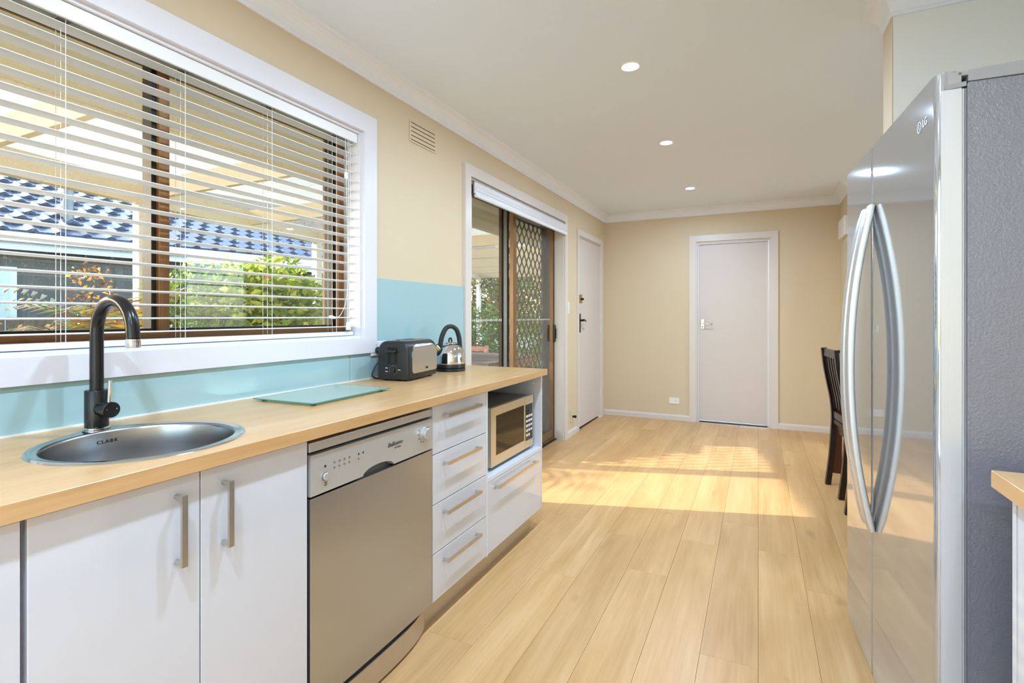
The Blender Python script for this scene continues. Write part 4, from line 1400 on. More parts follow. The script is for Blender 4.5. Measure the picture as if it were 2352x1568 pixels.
for i, y in enumerate((1.118, 1.138, 1.158, 1.178, 1.218, 1.238)):
    face_disc(y, 0.775, 0.0036, 0.0008, 'rimsteel', cp, 'indicator_ring', bev=0)
    if i < 5:
        obj('programme_mark', bx(DF, DF + 0.0004, y - 0.0035, y + 0.0035, 0.757, 0.7632), M['greyprint'], cp)
face_disc(1.558, 0.768, 0.024, 0.006, 'dwpanel', cp, 'dial_base')
face_disc(1.558, 0.768, 0.0205, 0.022, 'dwpanel', cp, 'dial', bev=0.002)
for k in range(9):
    a = R(150 + 30 * k)
    yy, zz = 1.558 + 0.031 * math.cos(a), 0.768 + 0.031 * math.sin(a)
    obj('dial_mark', bx(DF, DF + 0.0004, yy - 0.0018, yy + 0.0018, zz - 0.002, zz + 0.002), M['print'], cp)
obj('lettering', text_bm('Bellissimo', 0.021, basis((DF + 0.0004, 1.395, 0.768), (0, 1, 0), (0, 0, 1)), 0.0003, 0.35, 0.95), M['print'], cp)
obj('lettering', text_bm('TECHNIKA', 0.0075, basis((DF + 0.0004, 1.408, 0.753), (0, 1, 0), (0, 0, 1)), 0.0002, 0.2), M['print'], cp)
obj('lettering', text_bm('ON', 0.006, basis((DF + 0.0004, 1.085, 0.726), (0, 1, 0), (0, 0, 1)), 0.0002), M['print'], cp)
obj('lettering', text_bm('OFF', 0.006, basis((DF + 0.0004, 1.085, 0.719), (0, 1, 0), (0, 0, 1)), 0.0002), M['print'], cp)

# microwave
mw = thing('microwave', 'silver microwave oven in the open cabinet niche', 'microwave', (-1.36, 2.42, 0.455))
MX = -1.150
m0, m1, mz0, mz1 = 2.160, 2.668, 0.473, 0.757
obj('case', bx(MX - 0.39, MX - 0.022, m0 + 0.002, m1 - 0.002, mz0, mz1 - 0.003, 0.004), M['mwbody'], mw)
sp_y = m0 + 0.392
dr = obj('door', plate(new_bm(), [m0, m0 + 0.052, sp_y - 0.006, sp_y], [mz0, mz0 + 0.048, mz1 - 0.042, mz1], [(m0 + 0.052, sp_y - 0.006, mz0 + 0.048, mz1 - 0.042)], lambda u, v, t: (MX - 0.022 * t, u, v)), M['mw'], mw)
obj('door_glass', bx(MX - 0.014, MX - 0.002, m0 + 0.050, sp_y - 0.004, mz0 + 0.046, mz1 - 0.040), M['mwglass'], dr)
pn = obj('control_panel', plate(new_bm(), [sp_y + 0.002, sp_y + 0.008, m1 - 0.006, m1], [mz0, mz0 + 0.040, mz1 - 0.045, mz1], [(sp_y + 0.008, m1 - 0.006, mz0 + 0.040, mz1 - 0.045)], lambda u, v, t: (MX - 0.022 * t, u, v)), M['mw'], mw)
obj('key_field', bx(MX - 0.014, MX - 0.002, sp_y + 0.006, m1 - 0.004, mz0 + 0.038, mz1 - 0.043), M['mwglass'], pn)
obj('display', bx(MX - 0.0022, MX - 0.0014, sp_y + 0.018, m1 - 0.018, mz1 - 0.078, mz1 - 0.056), M['print'], pn)
for r_ in range(5):
    for c_ in range(3):
        if r_ == 4 and c_ == 2:
            continue
        yk = sp_y + 0.022 + c_ * 0.030; zk = mz1 - 0.105 - r_ * 0.026
        obj('key', bx(MX - 0.002, MX - 0.0008, yk, yk + 0.021, zk - 0.013, zk), M['key'], pn)
obj('open_button', bx(MX - 0.001, MX + 0.002, sp_y + 0.016, m1 - 0.014, mz0 + 0.008, mz0 + 0.032, 0.001), M['mw'], pn)
for x in (MX - 0.36, MX - 0.06):
    for y in (m0 + 0.05, m1 - 0.05):
        bm = new_bm(); cyl(bm, (x, y, 0.4555), (0, 0, 1), 0.014, 0.019, 12); obj('foot', bm, M['blackplastic'], mw, True)

# glass chopping board
bd = thing('chopping_board', 'pale green glass chopping board lying on the worktop', 'chopping board', (-1.487, 1.455, BZ), R(2.0))
bm = bx(-0.139, 0.139, -0.207, 0.207, 0.0075, 0.0115, 0.0012, 1); obj('board', bm, M['board'], bd, local=True)
obj('edge', plate(new_bm(), [-0.1402, -0.1392, 0.1392, 0.1402], [-0.2082, -0.2072, 0.2072, 0.2082], [(-0.1392, 0.1392, -0.2072, 0.2072)], lambda u, v, t: (u, v, 0.0075 + 0.004 * t)), M['boardedge'], bd, local=True)
for x in (-0.115, 0.115):
    for y in (-0.18, 0.18):
        bm = new_bm(); cyl(bm, (x, y, 0.0002), (0, 0, 1), 0.009, 0.0073, 14); obj('foot', bm, M['blackplastic'], bd, True, True)

# toaster (long axis local y, lever end at -y)
ts = thing('toaster', 'black two-slice toaster with brushed steel sides', 'toaster', (-1.553, 2.052, BZ), R(7.5))
TW, TL, TH = 0.172, 0.285, 0.186
def tsec(w_, h_, z0):
    """outline in local x, z: flared base, upright sides, rounded shoulders"""
    pts = [(-w_ / 2 + 0.006, z0), (w_ / 2 - 0.006, z0), (w_ / 2, z0 + 0.012), (w_ / 2 - 0.001, h_ * 0.55)]
    for k in range(1, 8):
        a = R(90 * k / 8)
        pts.append((w_ / 2 - 0.045 + 0.043 * math.cos(a), h_ - 0.045 + 0.045 * math.sin(a)))
    pts += [(w_ / 2 - 0.055, h_)]
    return pts + [(-x, z) for x, z in reversed(pts[2:])]
bm = new_bm()
rings = []
for yy, sx, sz in ((-0.5, 0.86, 0.93), (-0.49, 0.95, 0.975), (-0.455, 1, 1), (0.455, 1, 1), (0.49, 0.95, 0.975), (0.5, 0.86, 0.93)):
    rings.append([bm.verts.new((x * sx, yy * TL, 0.008 + (z - 0.008) * sz)) for x, z in tsec(TW, TH, 0.008)])
for a, b in zip(rings[:-1], rings[1:]):
    for i in range(len(a)):
        bm.faces.new((a[i], a[(i + 1) % len(a)], b[(i + 1) % len(a)], b[i]))
bm.faces.new(rings[0]); bm.faces.new(list(reversed(rings[-1])))
tbody = obj('body', bm, M['blackplastic'], ts, True, True, 50)
for sgn in (-1, 1):
    # steel side panel with rounded corners, following the body's curve
    bm = new_bm()
    a_, b_ = -TL * 0.415, TL * 0.462
    z0_, z1_, rr, r2 = 0.034, 0.170, 0.055, 0.014
    def body_x(z):
        return TW / 2 if z < 0.141 else TW / 2 - 0.045 + 0.045 * math.sqrt(max(0.0, 1 - ((z - 0.141) / 0.045) ** 2))
    rows = []
    for k in range(25):
        z = z0_ + (z1_ - z0_) * k / 24
        ins = 0.0
        if z > z1_ - rr:
            ins = rr - math.sqrt(max(0.0, rr * rr - (z - z1_ + rr) ** 2))
        elif z < z0_ + r2:
            ins = r2 - math.sqrt(max(0.0, r2 * r2 - (z0_ + r2 - z) ** 2))
        lo_, hi_ = a_ + ins, b_ - ins
        rows.append([(bm.verts.new((sgn * (body_x(z) + 0.003), lo_ + (hi_ - lo_) * q / 6, z)), bm.verts.new((sgn * (body_x(z) - 0.002), lo_ + (hi_ - lo_) * q / 6, z))) for q in range(7)])
    for r0_, r1_ in zip(rows[:-1], rows[1:]):
        for q in range(6):
            bm.faces.new((r0_[q][0], r0_[q + 1][0], r1_[q + 1][0], r1_[q][0]))
            bm.faces.new((r0_[q][1], r1_[q][1], r1_[q + 1][1], r0_[q + 1][1]))
        for q in (0, 6):
            bm.faces.new((r0_[q][0], r1_[q][0], r1_[q][1], r0_[q][1]))
    for rw in (rows[0], rows[-1]):
        for q in range(6):
            bm.faces.new((rw[q][0], rw[q + 1][0], rw[q + 1][1], rw[q][1]))
    pnl = obj('side_panel', bm, M['toastersteel'], ts, True, True, 50)
for x in (-0.026, 0.026):
    obj('bread_slot', bx(x - 0.014, x + 0.014, -0.095, 0.095, TH - 0.002, TH + 0.0008), M['darkslot'], ts, local=True)
    obj('slot_rim', plate(new_bm(), [x - 0.017, x - 0.014, x + 0.014, x + 0.017], [-0.098, -0.095, 0.095, 0.098], [(x - 0.014, x + 0.014, -0.095, 0.095)], lambda u, v, t: (u, v, TH - 0.001 + 0.0035 * t)), M['chrome'], ts, local=True)
fy_ = -TL / 2
obj('lever_channel', bx(-0.032, 0.028, fy_ - 0.0006, fy_ + 0.01, 0.078, 0.160, 0.004), M['darkslot'], ts, local=True)
bm = bx(-0.028, 0.024, fy_ - 0.026, fy_ - 0.001, 0.132, 0.144, 0.005, 3); obj('lever', bm, M['blackplastic'], ts, True, True)
obj('lever_slide', bx(-0.010, 0.006, fy_ - 0.0012, fy_ + 0.004, 0.084, 0.132), M['blackplastic'], ts, local=True)
bm = new_bm(); cyl(bm, (0.0, fy_ - 0.0005, 0.052), (0, -1, 0), 0.0135, 0.009, 24, 0.001); kn = obj('browning_dial', bm, M['blackplastic'], ts, True, True)
for k in range(10):
    a = R(-60 + 30 * k)
    bm = new_bm(); cyl(bm, (0.020 * math.cos(a), fy_ - 0.0005, 0.052 + 0.020 * math.sin(a)), (0, -1, 0), 0.0011, 0.0008, 8); obj('dial_dot', bm, M['key'], ts, local=True)
for x, z in ((-0.034, 0.060), (-0.034, 0.044), (0.033, 0.053)):
    obj('button_mark', bx(x - 0.007, x + 0.006, fy_ - 0.001, fy_ + 0.001, z - 0.0015, z + 0.0015), M['key'], ts, local=True)
    obj('button', bx(x - 0.008, x + 0.008, fy_ - 0.003, fy_ + 0.002, z + 0.004, z + 0.010, 0.001), M['blackplastic'], ts, local=True)
obj('badge', bx(TW / 2 + 0.0030, TW / 2 + 0.0038, 0.012, 0.034, 0.047, 0.057), M['print'], ts, local=True)
for x in (-0.06, 0.06):
    for y in (-0.11, 0.11):
        bm = new_bm(); cyl(bm, (x, y, 0.0002), (0, 0, 1), 0.010, 0.009, 12); obj('foot', bm, M['blackplastic'], ts, True, True)

# kettle
KX, KY = -1.545, 2.42
kt = thing('kettle', 'polished chrome dome kettle on a black base', 'kettle', (KX, KY, BZ))
Tm = Matrix.Translation((KX, KY, BZ))
bm = new_bm(); lathe(bm, [(0.080, 0.0003), (0.084, 0.004), (0.084, 0.015), (0.078, 0.018)], 48, Tm); obj('power_base', bm, M['blackplastic'], kt, True)
bm = new_bm(); lathe(bm, [(0.076, 0.0185), (0.0825, 0.020), (0.0835, 0.036), (0.082, 0.040)], 48, Tm); obj('lower_band', bm, M['blackplastic'], kt, True)
dome = [(0.0825, 0.040), (0.0835, 0.043), (0.082, 0.060), (0.0815, 0.075)]
for k in range(1, 11):
    a = R(8.2 * k); dome.append((0.0815 * math.cos(a), 0.078 + 0.080 * math.sin(a)))
bm = new_bm(); lathe(bm, dome, 56, Tm); obj('body', bm, M['chrome'], kt, True, angle=60)
bm = new_bm(); lathe(bm, [(0.036, 0.148), (0.034, 0.154), (0.020, 0.159), (0.004, 0.161)], 40, Tm); ld = obj('lid', bm, M['chrome'], kt, True, angle=60)
sdir = Vector((-0.45, -0.83, 0)).normalized()       # towards the spout
def kp(a, z, s=0.0):
    c = Vector((-sdir.y, sdir.x, 0))
    return Vector((KX, KY, BZ)) + sdir * a + c * s + Vector((0, 0, z))
bm = new_bm(); tube(bm, [kp(0.009 * math.cos(R(t)), 0.161 + 0.020 * math.sin(R(t))) for t in range(0, 181, 15)], 0.0045, 10); obj('lid_knob', bm, M['black'], ld, True)
hp = spline([kp(0.060, 0.118), kp(0.062, 0.135), kp(0.054, 0.185), kp(0.030, 0.232), kp(-0.002, 0.246), kp(-0.036, 0.230), kp(-0.054, 0.190), kp(-0.060, 0.150), kp(-0.062, 0.122)], 32)
bm = new_bm(); sweep(bm, hp, lambda i, n: rrect(0.026, 0.024, 0.009), up=(-sdir.y, sdir.x, 0)); obj('handle', bm, M['blackplastic'], kt, True)
sp_dir = (sdir * 0.55 + Vector((-0.22, -0.05, 0.78))).normalized()
bm = new_bm(); lathe(bm, [(0.031, -0.012), (0.031, 0.006), (0.024, 0.012)], 28, aim(kp(0.060, 0.108), sp_dir)); obj('spout_collar', bm, M['blackplastic'], kt, True)
bm = new_bm(); lathe(bm, [(0.0165, 0.008), (0.0170, 0.038), (0.0180, 0.040), (0.0165, 0.042), (0.0150, 0.040), (0.0145, 0.012)], 28, aim(kp(0.061, 0.110), sp_dir), False, True); obj('spout', bm, M['spoutmetal'], kt, True)
bm = new_bm(); lathe(bm, [(0.0146, 0.036), (0.0146, 0.037)], 24, aim(kp(0.061, 0.110), sp_dir)); obj('spout_mouth', bm, M['darkslot'], kt)

# double power point on the splashback, plugs and toaster cord
SX = WX + 0.007
po_ = thing('power_point', 'white double power point on the aqua splashback behind the toaster', 'power point', (SX, 1.995, 1.01))
box_ = obj('cover_plate', bx(SX, SX + 0.010, 1.936, 2.056, 1.006, 1.076, 0.003), M['outlet'], po_)
for y in (1.972, 2.020):
    bm = new_bm(); cyl(bm, (SX + 0.010, y, 1.060), (1, 0, 0), 0.0065, 0.003, 14, 0.001); obj('switch_rocker', bm, M['outlet'], box_, True)
pg = thing('power_plug', 'round black plug pushed into the double power point', 'plug', (SX + 0.03, 1.972, 1.035))
bm = new_bm(); lathe(bm, [(0.0145, 0.0), (0.0175, 0.006), (0.0175, 0.022), (0.011, 0.034), (0.005, 0.040)], 24, aim((SX + 0.0105, 1.972, 1.033), (1, 0, 0))); obj('plug_body', bm, M['blackplastic'], pg, True)
cpts = spline([(SX + 0.046, 1.972, 1.030), (SX + 0.052, 1.955, 1.000), (SX + 0.040, 1.925, 0.955), (SX + 0.030, 1.915, 0.918), (SX + 0.034, 1.935, 0.902), (SX + 0.045, 1.965, 0.902), (SX + 0.050, 1.985, 0.908)], 40)
bm = new_bm(); tube(bm, cpts, 0.0036, 8); obj('cord', bm, M['blackplastic'], pg, True)
pg2 = thing('power_plug', 'second black plug half hidden behind the toaster shoulder', 'plug', (SX + 0.03, 2.020, 1.035))
bm = new_bm(); lathe(bm, [(0.0145, 0.0), (0.0170, 0.006), (0.0170, 0.020), (0.010, 0.030), (0.005, 0.036)], 24, aim((SX + 0.0105, 2.020, 1.036), (1, 0, 0))); obj('plug_body', bm, M['blackplastic'], pg2, True)
cpts = spline([(SX + 0.044, 2.020, 1.034), (SX + 0.040, 2.040, 1.00), (SX + 0.022, 2.080, 0.945), (SX + 0.016, 2.16, 0.903), (SX + 0.03, 2.30, 0.902)], 30)
bm = new_bm(); tube(bm, cpts, 0.0036, 8); obj('cord', bm, M['blackplastic'], pg2, True)

# far wall power point, switch, gas bayonet, wall vent, chime
pp = thing('power_point', 'small white power point low on the far wall beside the door', 'power point', (-0.874, FY, 0.19))
cpl = obj('cover_plate', bx(-0.932, -0.818, FY - 0.010, FY, 0.186, 0.258, 0.003), M['outlet'], pp)
bm = new_bm(); cyl(bm, (-0.898, FY - 0.010, 0.224), (0, -1, 0), 0.008, 0.003, 14, 0.001); obj('switch_rocker', bm, M['outlet'], cpl, True)
for dx, dz, s in ((-0.008, 0.004, 0.3), (0.008, 0.004, -0.3), (0, -0.010, 0)):
    obj('socket_slot', bx(-0.860 + dx - 0.0012, -0.860 + dx + 0.0012, FY - 0.0106, FY - 0.0098, 0.224 + dz - 0.004, 0.224 + dz + 0.004), M['print'], cpl)
sw = thing('light_switch', 'white light switch on the wall beside the sliding door', 'light switch', (WX, 4.80, 1.24))
cpl = obj('cover_plate', bx(WX, WX + 0.008, 4.768, 4.838, 1.225, 1.340, 0.003), M['outlet'], sw)
for z in (1.26, 1.30):
    obj('switch_rocker', bx(WX + 0.008, WX + 0.012, 4.796, 4.810, z - 0.01, z + 0.01, 0.001), M['outlet'], cpl)
gbp = thing('gas_outlet', 'small brass gas outlet low on the wall beside the entry door', 'gas outlet', (WX, 4.93, 0.16))
obj('cover_plate', bx(WX, WX + 0.008, 4.885, 4.985, 0.125, 0.245, 0.003), M['wall'], gbp)
bm = new_bm(); lathe(bm, [(0.010, 0), (0.010, 0.018), (0.014, 0.020), (0.014, 0.034), (0.008, 0.040)], 16, aim((WX + 0.008, 4.935, 0.185), (1, 0, 0))); obj('nozzle', bm, M['darkbronze'], gbp, True)
vt = thing('wall_vent', 'cream painted five-slot wall vent above the toaster', 'vent', (WX, 2.40, 2.17))
sl_z = [2.251, 2.228, 2.205, 2.182, 2.159]
holes = [(2.262, 2.490, z - 0.0028, z + 0.0028) for z in sl_z]
obj('cover_plate', plate(new_bm(), [2.252, 2.262, 2.490, 2.500], [2.146] + [e for z in sl_z for e in (z - 0.0028, z + 0.0028)] + [2.262], holes, lambda u, v, t: (WX + 0.006 - 0.0055 * t, u, v)), M['wall'], vt)
obj('slot_shade_sheet', bx(WX + 0.0002, WX + 0.0006, 2.260, 2.492, 2.150, 2.258), M['housewall'], vt)  # dark sheet standing in for the shade inside the slots
cmx = thing('door_chime', 'white ribbed chime box high on the far pier', 'chime', (0.749, 5.95, 2.03))
obj('chime_case', bx(0.715, 0.749, 5.60, 5.98, 1.955, 2.135, 0.006), M['outlet'], cmx)
for k in range(5):
    obj('rib', bx(0.712, 0.716, 5.62, 5.97, 1.975 + k * 0.03, 1.985 + k * 0.03), M['outlet'], cmx)

# ------------------------------------------------------------------ venetian blind
vb = thing('venetian_blind', 'white venetian blind hanging open across the kitchen window', 'blind', (-1.755, 1.04, 1.11))
by0, by1 = WIN[0] + 0.016, WIN[1] - 0.016
obj('valance', bx(-1.722, -1.712, by0, by1, 2.018, 2.062, 0.002), M['slat'], vb)
obj('headrail', bx(-1.79, -1.735, by0, by1, 2.030, 2.062), M['slat'], vb)
obj('bottom_rail', bx(-1.783, -1.731, by0 + 0.004, by1 - 0.004, 1.109, 1.127, 0.004), M['slat'], vb)
nsl = 21
spc = (2.010 - 1.150) / (nsl - 1)
smesh = None
for i in range(nsl):
    z = 1.150 + spc * i
    if smesh is None:
        bm = new_bm()
        prof = []
        for k in range(7):
            u = -0.025 + 0.05 * k / 6
            prof.append((u, 0.0028 * (1 - (u / 0.025) ** 2)))
        full = prof + [(u, v - 0.0022) for u, v in reversed(prof)]
        prism(bm, full, lambda u, v, t: (u * math.cos(R(3)) - v * math.sin(R(3)), (by0 + 0.004) * (1 - t) + (by1 - 0.004) * t - 1.04, v + u * math.sin(R(3))), 0, 1)
        bmesh.ops.recalc_face_normals(bm, faces=bm.faces[:])
        smesh = bpy.data.meshes.new('slat'); bm.to_mesh(smesh); bm.free(); smesh.materials.append(M['slat'])
        smesh.polygons.foreach_set('use_smooth', [True] * len(smesh.polygons)); smesh.set_sharp_from_angle(angle=R(40))
    o = bpy.data.objects.new('slat', smesh)
    COL.objects.link(o); o.parent = vb
    o.location = (-1.757 + 1.755, 0, z - 1.11)
for y in (0.403, 0.743, 1.072, 1.412, 1.755):
    for x, r_ in ((-1.7305, 0.0009), (-1.7835, 0.0009), (-1.757, 0.0008)):
        bm = new_bm(); tube(bm, [(x, y, 1.12), (x, y, 2.032)], r_, 6); obj('ladder_cord', bm, M['cord'], vb)
    obj('cord_cap', bx(-1.7325, -1.7305, y - 0.012, y + 0.012, 1.114, 1.121, 0.001), M['slat'], vb)
    obj('cord_guide', bx(-1.775, -1.735, y - 0.016, y + 0.016, 2.022, 2.031), M['fridge_trim'], vb)
bm = new_bm(); tube(bm, spline([(-1.728, 1.806, 2.03), (-1.722, 1.808, 1.92), (-1.722, 1.806, 1.85), (-1.720, 1.815, 1.5), (-1.720, 1.810, 1.30), (-1.722, 1.775, 1.21), (-1.726, 1.742, 1.192)], 40), 0.0012, 6); obj('pull_cord', bm, M['cord'], vb)
for dy in (0.0, 0.012):
    bm = new_bm(); tube(bm, [(-1.722, 1.818 + dy, 2.03), (-1.721, 1.822 + dy, 1.6), (-1.720, 1.812 + dy, 1.17)], 0.0011, 6); pc = obj('lift_cord', bm, M['cord'], vb)
    bm = new_bm(); lathe(bm, [(0.007, -0.034), (0.0045, 0.0), (0.002, 0.004)], 12, Matrix.Translation((-1.720, 1.812 + dy, 1.170))); obj('tassel', bm, M['slat'], pc, True)
bm = bx(-1.728, -1.718, 1.800, 1.814, 1.835, 1.868, 0.002); obj('cord_joiner', bm, M['slat'], vb)
bm = new_bm(); lathe(bm, [(0.006, 0), (0.008, 0.012), (0.005, 0.034)], 12, aim((-1.727, 1.710, 1.197), (0, 1, -0.15))); obj('pull_toggle', bm, M['slat'], vb, True)

# ------------------------------------------------------------------ roller blind over the sliding door
rb = thing('roller_blind', 'white roller blind rolled up above the sliding glass door', 'blind', (-1.665, 3.78, 1.975))
r0, r1 = SLD[0] + 0.004, SLD[1] - 0.002
obj('pelmet', bx(-1.675, -1.668, r0 + 0.02, r1 + 0.012, 2.005, 2.080, 0.002), M['trim'], rb)
bm = new_bm(); cyl(bm, (-1.688, r0 + 0.03, 2.035), (0, 1, 0), 0.026, r1 - r0 - 0.05, 24); obj('fabric_roll', bm, M['trim'], rb, True)
bm = new_bm(); cyl(bm, (-1.672, r0 + 0.035, 1.993), (0, 1, 0), 0.0135, r1 - r0 - 0.03, 20, 0.003); obj('bottom_bar', bm, M['cornice'], rb, True)
obj('end_bracket', bx(-1.712, -1.682, r0 + 0.002, r0 + 0.022, 1.99, 2.06, 0.002), M['black'], rb)
bm = new_bm()
pts = [(-1.690, r0 + 0.014, 2.0), (-1.690, r0 + 0.014, 1.45)]
tube(bm, pts, 0.0018, 6); obj('bead_chain', bm, M['cord'], rb)

# ------------------------------------------------------------------ downlights
def downlight(x, y, label, power=1.0):
    t = thing('downlight', label, 'downlight', (x, y, CZ), group='ceiling downlights')
    Tl = Matrix.Translation((x, y, CZ))
    bm = new_bm(); lathe(bm, [(0.040, -0.0005), (0.0405, -0.004), (0.046, -0.0055), (0.052, -0.003), (0.053, -0.0002), (0.0525, 0.0)], 40, Tl, False, False); obj('trim_ring', bm, M['lampring'], t, True)
    bm = new_bm(); lathe(bm, [(0.041, -0.003), (0.041, -0.0022)], 40, Tl); obj('diffuser', bm, M['lamp'], t)
    ld_ = bpy.data.lights.new('downlight_lamp', 'AREA')
    ld_.shape = 'DISK'; ld_.size = 0.08; ld_.energy = DOWNLIGHT_W * power; ld_.color = (0.58, 0.775, 1.0)
    ld_.spread = R(175)
    lo = bpy.data.objects.new('downlight_lamp', ld_)
    COL.objects.link(lo); lo.parent = t; lo.location = (0, 0, -0.006)
    return t
downlight(-0.563, 2.505, 'nearest of the three round white downlights in the ceiling')
downlight(-0.583, 3.715, 'middle of the three round white downlights in the ceiling')
downlight(-0.586, 5.14, 'farthest of the three round white downlights in the ceiling')
for x, y, lb in ((-0.56, 1.25, 'added unseen downlight overhead between the sink and the refrigerator'), (-0.55, 0.0, 'added unseen downlight overhead beside the viewpoint'),
                 (-0.55, -1.25, 'added unseen downlight behind the viewpoint near the back window'), (0.55, -0.6, 'added unseen downlight behind the viewpoint above the short worktop'),
                 (2.2, 3.6, 'added unseen dining room downlight nearer the kitchen'), (2.2, 5.1, 'added unseen dining room downlight nearer the far wall')):
    downlight(x, y, lb, 1.25 if x < 1 else 1.0)  # out-of-view fittings added to brighten the near kitchen and dining area

# ------------------------------------------------------------------ refrigerator
FR = thing('refrigerator', 'large stainless steel two-door refrigerator with long bowed handles', 'refrigerator', (0.357, 1.445, 0), R(3.08))
FW, FD, SEAM, FT = 0.903, 0.047, 0.533, 1.742
def fdoor(y0_, y1_, z0_, z1_):
    """slab door with rounded vertical front edges, in the fridge's own frame"""
    bm = new_bm()
    r_ = 0.010
    pts = [(FD, y0_)]
    for k in range(6):
        a = R(180 + 90 - 18 * k); pts.append((r_ + r_ * math.cos(a), y0_ + r_ + r_ * math.sin(a)))
    pts += [(0.0, y0_ + r_ + 0.003), (0.0, y1_ - r_ - 0.003)]
    for k in range(6):
        a = R(180 - 18 * k); pts.append((r_ + r_ * math.cos(a), y1_ - r_ + r_ * math.sin(a)))
    pts.append((FD, y1_))
    prism(bm, pts, lambda u, v, t: (u, v, z0_ + (z1_ - z0_) * t), 0, 1)
    return bm
def fbox(*a, **k):
    return bx(*a, **k)
d1o = obj('door', fdoor(0.0, SEAM - 0.002, 0.056, FT - 0.002), M['fridge_front'], FR, True, True, 60)
d2o = obj('door', fdoor(SEAM + 0.002, FW, 0.056, FT - 0.002), M['fridge_front'], FR, True, True, 60)
obj('door_edge', bx(0.011, FD, -0.0012, 0.0006, 0.056, FT - 0.034), M['fridge_edge'], d1o, local=False) if False else None
def child_local(name, bm, mat, parent, smooth=False):
    """bmesh given in the fridge frame, parented to one of its parts"""
    bm.transform(wmat(FR))
    return obj(name, bm, mat, parent, smooth)
child_local('edge_panel', bx(0.0105, FD + 0.0005, -0.0012, 0.0008, 0.056, FT - 0.040), M['fridge_edge'], d1o)
# hinge corner: L-shaped bracket and hinge knob
bm = new_bm()
prism(bm, [(0.0165, FT + 0.001), (0.0165, FT - 0.036), (0.020, FT - 0.040), (0.055, FT - 0.036), (0.055, FT - 0.026), (0.0225, FT - 0.029), (0.0225, FT + 0.001)], lambda u, v, t: (u, -0.0022 + 0.05 * t, v), 0, 1)
child_local('hinge_bracket', bm, M['fridge_trim'], d1o)
hb = obj('hinge_cover', bx(0.040, 0.062, 0.0, 0.10, FT - 0.012, FT - 0.002, 0.002), M['fridge_trim'], FR, False, True)
bm = new_bm(); cyl(bm, (0.0335, 0.012, FT - 0.022), (0, 0, 1), 0.0105, 0.024, 24, 0.002); bm.transform(wmat(FR)); obj('hinge_knob', bm, M['fridge_trim'], hb, True)
obj('gasket', bx(FD, FD + 0.005, 0.004, FW - 0.004, 0.06, FT - 0.03), M['darkslot'], FR, False, True)
obj('gasket_lip', bx(FD + 0.0015, FD + 0.0055, 0.0005, 0.004, 0.06, FT - 0.04, 0.001), M['gasket_light'], FR, False, True)
obj('gasket_lip', bx(FD + 0.006, FD + 0.010, 0.0012, 0.0045, 0.06, FT - 0.04, 0.001), M['gasket'], FR, False, True)
obj('cabinet_flange', bx(FD + 0.0102, FD + 0.014, 0.0, 0.012, 0.04, FT - 0.03), M['fridge_side'], FR, False, True)
obj('body', bx(FD + 0.012, 0.71, 0.0006, FW - 0.001, 0.035, FT - 0.026, 0.002, 1), M['fridge_side'], FR, False, True)
bm = new_bm()
prism(bm, [(FD + 0.012, 0.0), (0.17, -0.002), (0.71, -0.002), (0.71, FW), (FD + 0.012, FW)], lambda u, v, t: (u, v, FT - 0.0255 + (0.0245 + 0.004 * min(1, max(0, (u - 0.06) / 0.1))) * t), 0, 1)
obj('top_cover', bm, M['fridge_trim'], FR, False, True)
obj('base_grille', bx(0.030, 0.06, 0.02, FW - 0.02, 0.012, 0.054), M['fridge_trim'], FR, False, True)
for y in (0.06, FW - 0.06):
    for x in (0.06, 0.65):
        bm = new_bm(); cyl(bm, (x, y, 0.0005), (0, 0, 1), 0.022, 0.036, 14); obj('foot', bm, M['blackplastic'], FR, True, True)
# handles: bowed bars, ends meeting the doors
HZ0, HZ1 = 0.525, 1.548
def fhandle(door, yc, wdt):
    pts = []
    n = 28
    for i in range(n + 1):
        t = i / n
        e = 2 * t - 1
        o_ = 0.008 + 0.058 * (1 - abs(e) ** 2.1)
        pts.append((-o_, yc, HZ0 + (HZ1 - HZ0) * t))
    bm = new_bm()
    sweep(bm, pts, lambda i, m: rrect(wdt, 0.021 if 0 < i < m - 1 else 0.016, 0.006, 3), up=(0, 1, 0))
    return child_local('handle', bm, M['handle_alloy'], door, True)
fhandle(d1o, SEAM - 0.026, 0.044)
fhandle(d2o, SEAM + 0.048, 0.044)
child_local('reflection_patch', bx(-0.0008, 0.0, SEAM - 0.075, SEAM - 0.055, 1.150, 1.175), M['gasket_light'], d1o)  # pale patch painted on the door for a reflection
# emblem and letters near the top of the near door
ec = Vector((-0.0006, 0.098, 1.655))
bm = new_bm(); lathe(bm, [(0.0115, 0), (0.0135, 0), (0.0135, 0.0008), (0.0115, 0.0008), (0.0115, 0)], 32, aim(ec, (-1, 0, 0)), False, False)
child_local('emblem_ring', bm, M['emblem'], d1o)
bm = new_bm()
tube(bm, [ec + Vector((-0.0008, 0.0, 0.008)), ec + Vector((-0.0008, 0.0, -0.005)), ec + Vector((-0.0008, -0.005, -0.005))], 0.0009, 6)
child_local('emblem_mark', bm, M['emblem'], d1o)
child_local('lettering', text_bm('LG', 0.026, basis(ec + Vector((-0.0004, -0.038, 0.0)), (0, -1, 0), (0, 0, 1)), 0.0004), M['emblem'], d1o)

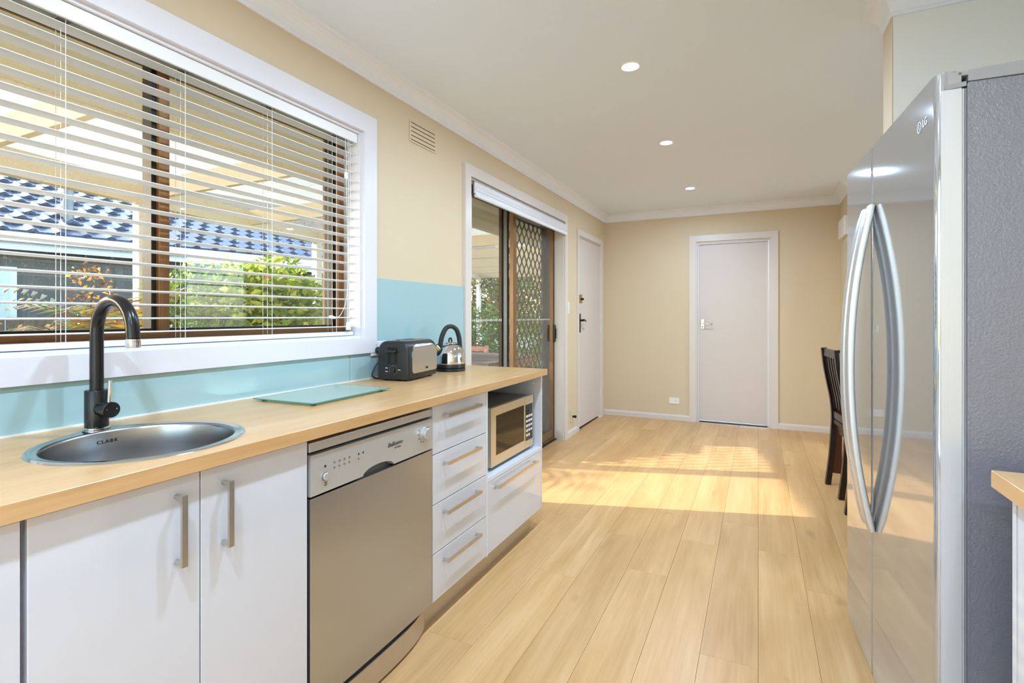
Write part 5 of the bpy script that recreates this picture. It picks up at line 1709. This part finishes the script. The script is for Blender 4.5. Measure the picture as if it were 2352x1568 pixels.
# ------------------------------------------------------------------ bench and cabinet beside the refrigerator
wt2 = obj('worktop', bx(0.413, 1.12, -1.2, 1.318, BZ - 0.033, BZ, 0.0012, 1), M['bench'])
tag(wt2, 'short bamboo-look worktop beside the refrigerator', 'worktop')
rc = thing('base_cabinet', 'white gloss cabinet below the worktop beside the refrigerator', 'cabinet', (0.75, 0.5, 0))
obj('carcass', bx(0.460, 1.118, -1.19, 1.286, 0.105, BZ - 0.034), M['cabin'], rc)
obj('end_panel', bx(0.440, 1.118, 1.287, 1.303, 0.0, BZ - 0.034), M['cab'], rc)
obj('plinth', bx(0.50, 0.515, -1.19, 1.286, 0.0, 0.105), M['kick'], rc)
for a, b in ((0.70, 1.285), (0.10, 0.698), (-0.50, 0.098), (-1.19, -0.502)):
    dd = obj('door', bx(0.441, 0.459, a + 0.0015, b - 0.0015, 0.108, 0.858, 0.0012, 1), M['cab'], rc)
    barhandle(dd, (0.441, a + 0.06, 0.672), (0.441, a + 0.06, 0.822), (-1, 0, 0))

# ------------------------------------------------------------------ dining chairs and table
def dining_chair(label, loc, rz):
    """back plane near local x = 0, chair faces +x, width along y"""
    t = thing('dining_chair', label, 'chair', loc, rz, 'dining chairs')
    W = 0.36
    prof = [(-0.012, 0.0), (0.010, 0.20), (0.022, 0.38), (0.026, 0.50), (0.016, 0.62), (-0.006, 0.74), (-0.026, 0.86), (-0.038, 0.975)]
    def stile(y, wd_, dp, z0_=0.0, z1_=0.975):
        pts = [p for p in spline([(x, y, z) for x, z in prof], 26) if z0_ - 1e-6 <= p.z <= z1_ + 1e-6]
        bm = new_bm(); sweep(bm, pts, lambda i, n: rect(wd_, dp), up=(0, 1, 0)); return bm
    for y in (-W / 2 + 0.018, W / 2 - 0.018):
        obj('back_leg', stile(y, 0.030, 0.034), M['darkwood'], t, True, True)
    def xat(z):
        for (x0_, z0_), (x1_, z1_) in zip(prof[:-1], prof[1:]):
            if z0_ <= z <= z1_:
                return x0_ + (x1_ - x0_) * (z - z0_) / (z1_ - z0_)
    for zc_, h_ in ((0.945, 0.055), (0.505, 0.05)):
        obj('back_rail', bx(xat(zc_) - 0.009, xat(zc_) + 0.009, -W / 2 + 0.033, W / 2 - 0.033, zc_ - h_ / 2, zc_ + h_ / 2, 0.002, 1), M['darkwood'], t, False, True)
    for k in range(5):
        y = -W / 2 + 0.033 + (W - 0.066) * (k + 0.5) / 5
        obj('back_slat', stile(y, 0.020, 0.010, 0.53, 0.925), M['darkwood'], t, True, True)
    obj('seat', bx(0.02, 0.42, -W / 2 - 0.01, W / 2 + 0.01, 0.435, 0.47, 0.012, 3), M['seatpad'], t, True, True)
    obj('seat_rail', bx(0.03, 0.405, -W / 2 + 0.004, W / 2 - 0.004, 0.385, 0.434), M['darkwood'], t, False, True)
    for y in (-W / 2 + 0.02, W / 2 - 0.02):
        obj('front_leg', bx(0.37, 0.405, y - 0.018, y + 0.018, 0, 0.385), M['darkwood'], t, False, True)
    return t
dining_chair('dark wood slat-back dining chair farther from the refrigerator', (0.480, 4.115, 0), R(7.2))
dining_chair('dark wood dining chair half hidden behind the refrigerator', (0.512, 3.505, 0), R(5.0))
dt = thing('dining_table', 'dark wood dining table with chairs tucked against it', 'table', (1.0, 3.9, 0))
obj('table_top', bx(0.512, 1.45, 3.0, 4.72, 0.72, 0.752, 0.003, 1), M['redwood'], dt)
for x in (0.515, 1.385):
    for y in (3.05, 4.60):
        obj('leg', bx(x, x + 0.06, y, y + 0.06, 0, 0.72), M['redwood'], dt)
obj('apron', plate(new_bm(), [0.56, 0.58, 1.39, 1.41], [3.08, 3.10, 4.61, 4.63], [(0.58, 1.39, 3.10, 4.61)], lambda u, v, t: (u, v, 0.65 + 0.07 * t)), M['redwood'], dt)

# report-safe: every object has its matrix evaluated
bpy.context.view_layer.update()
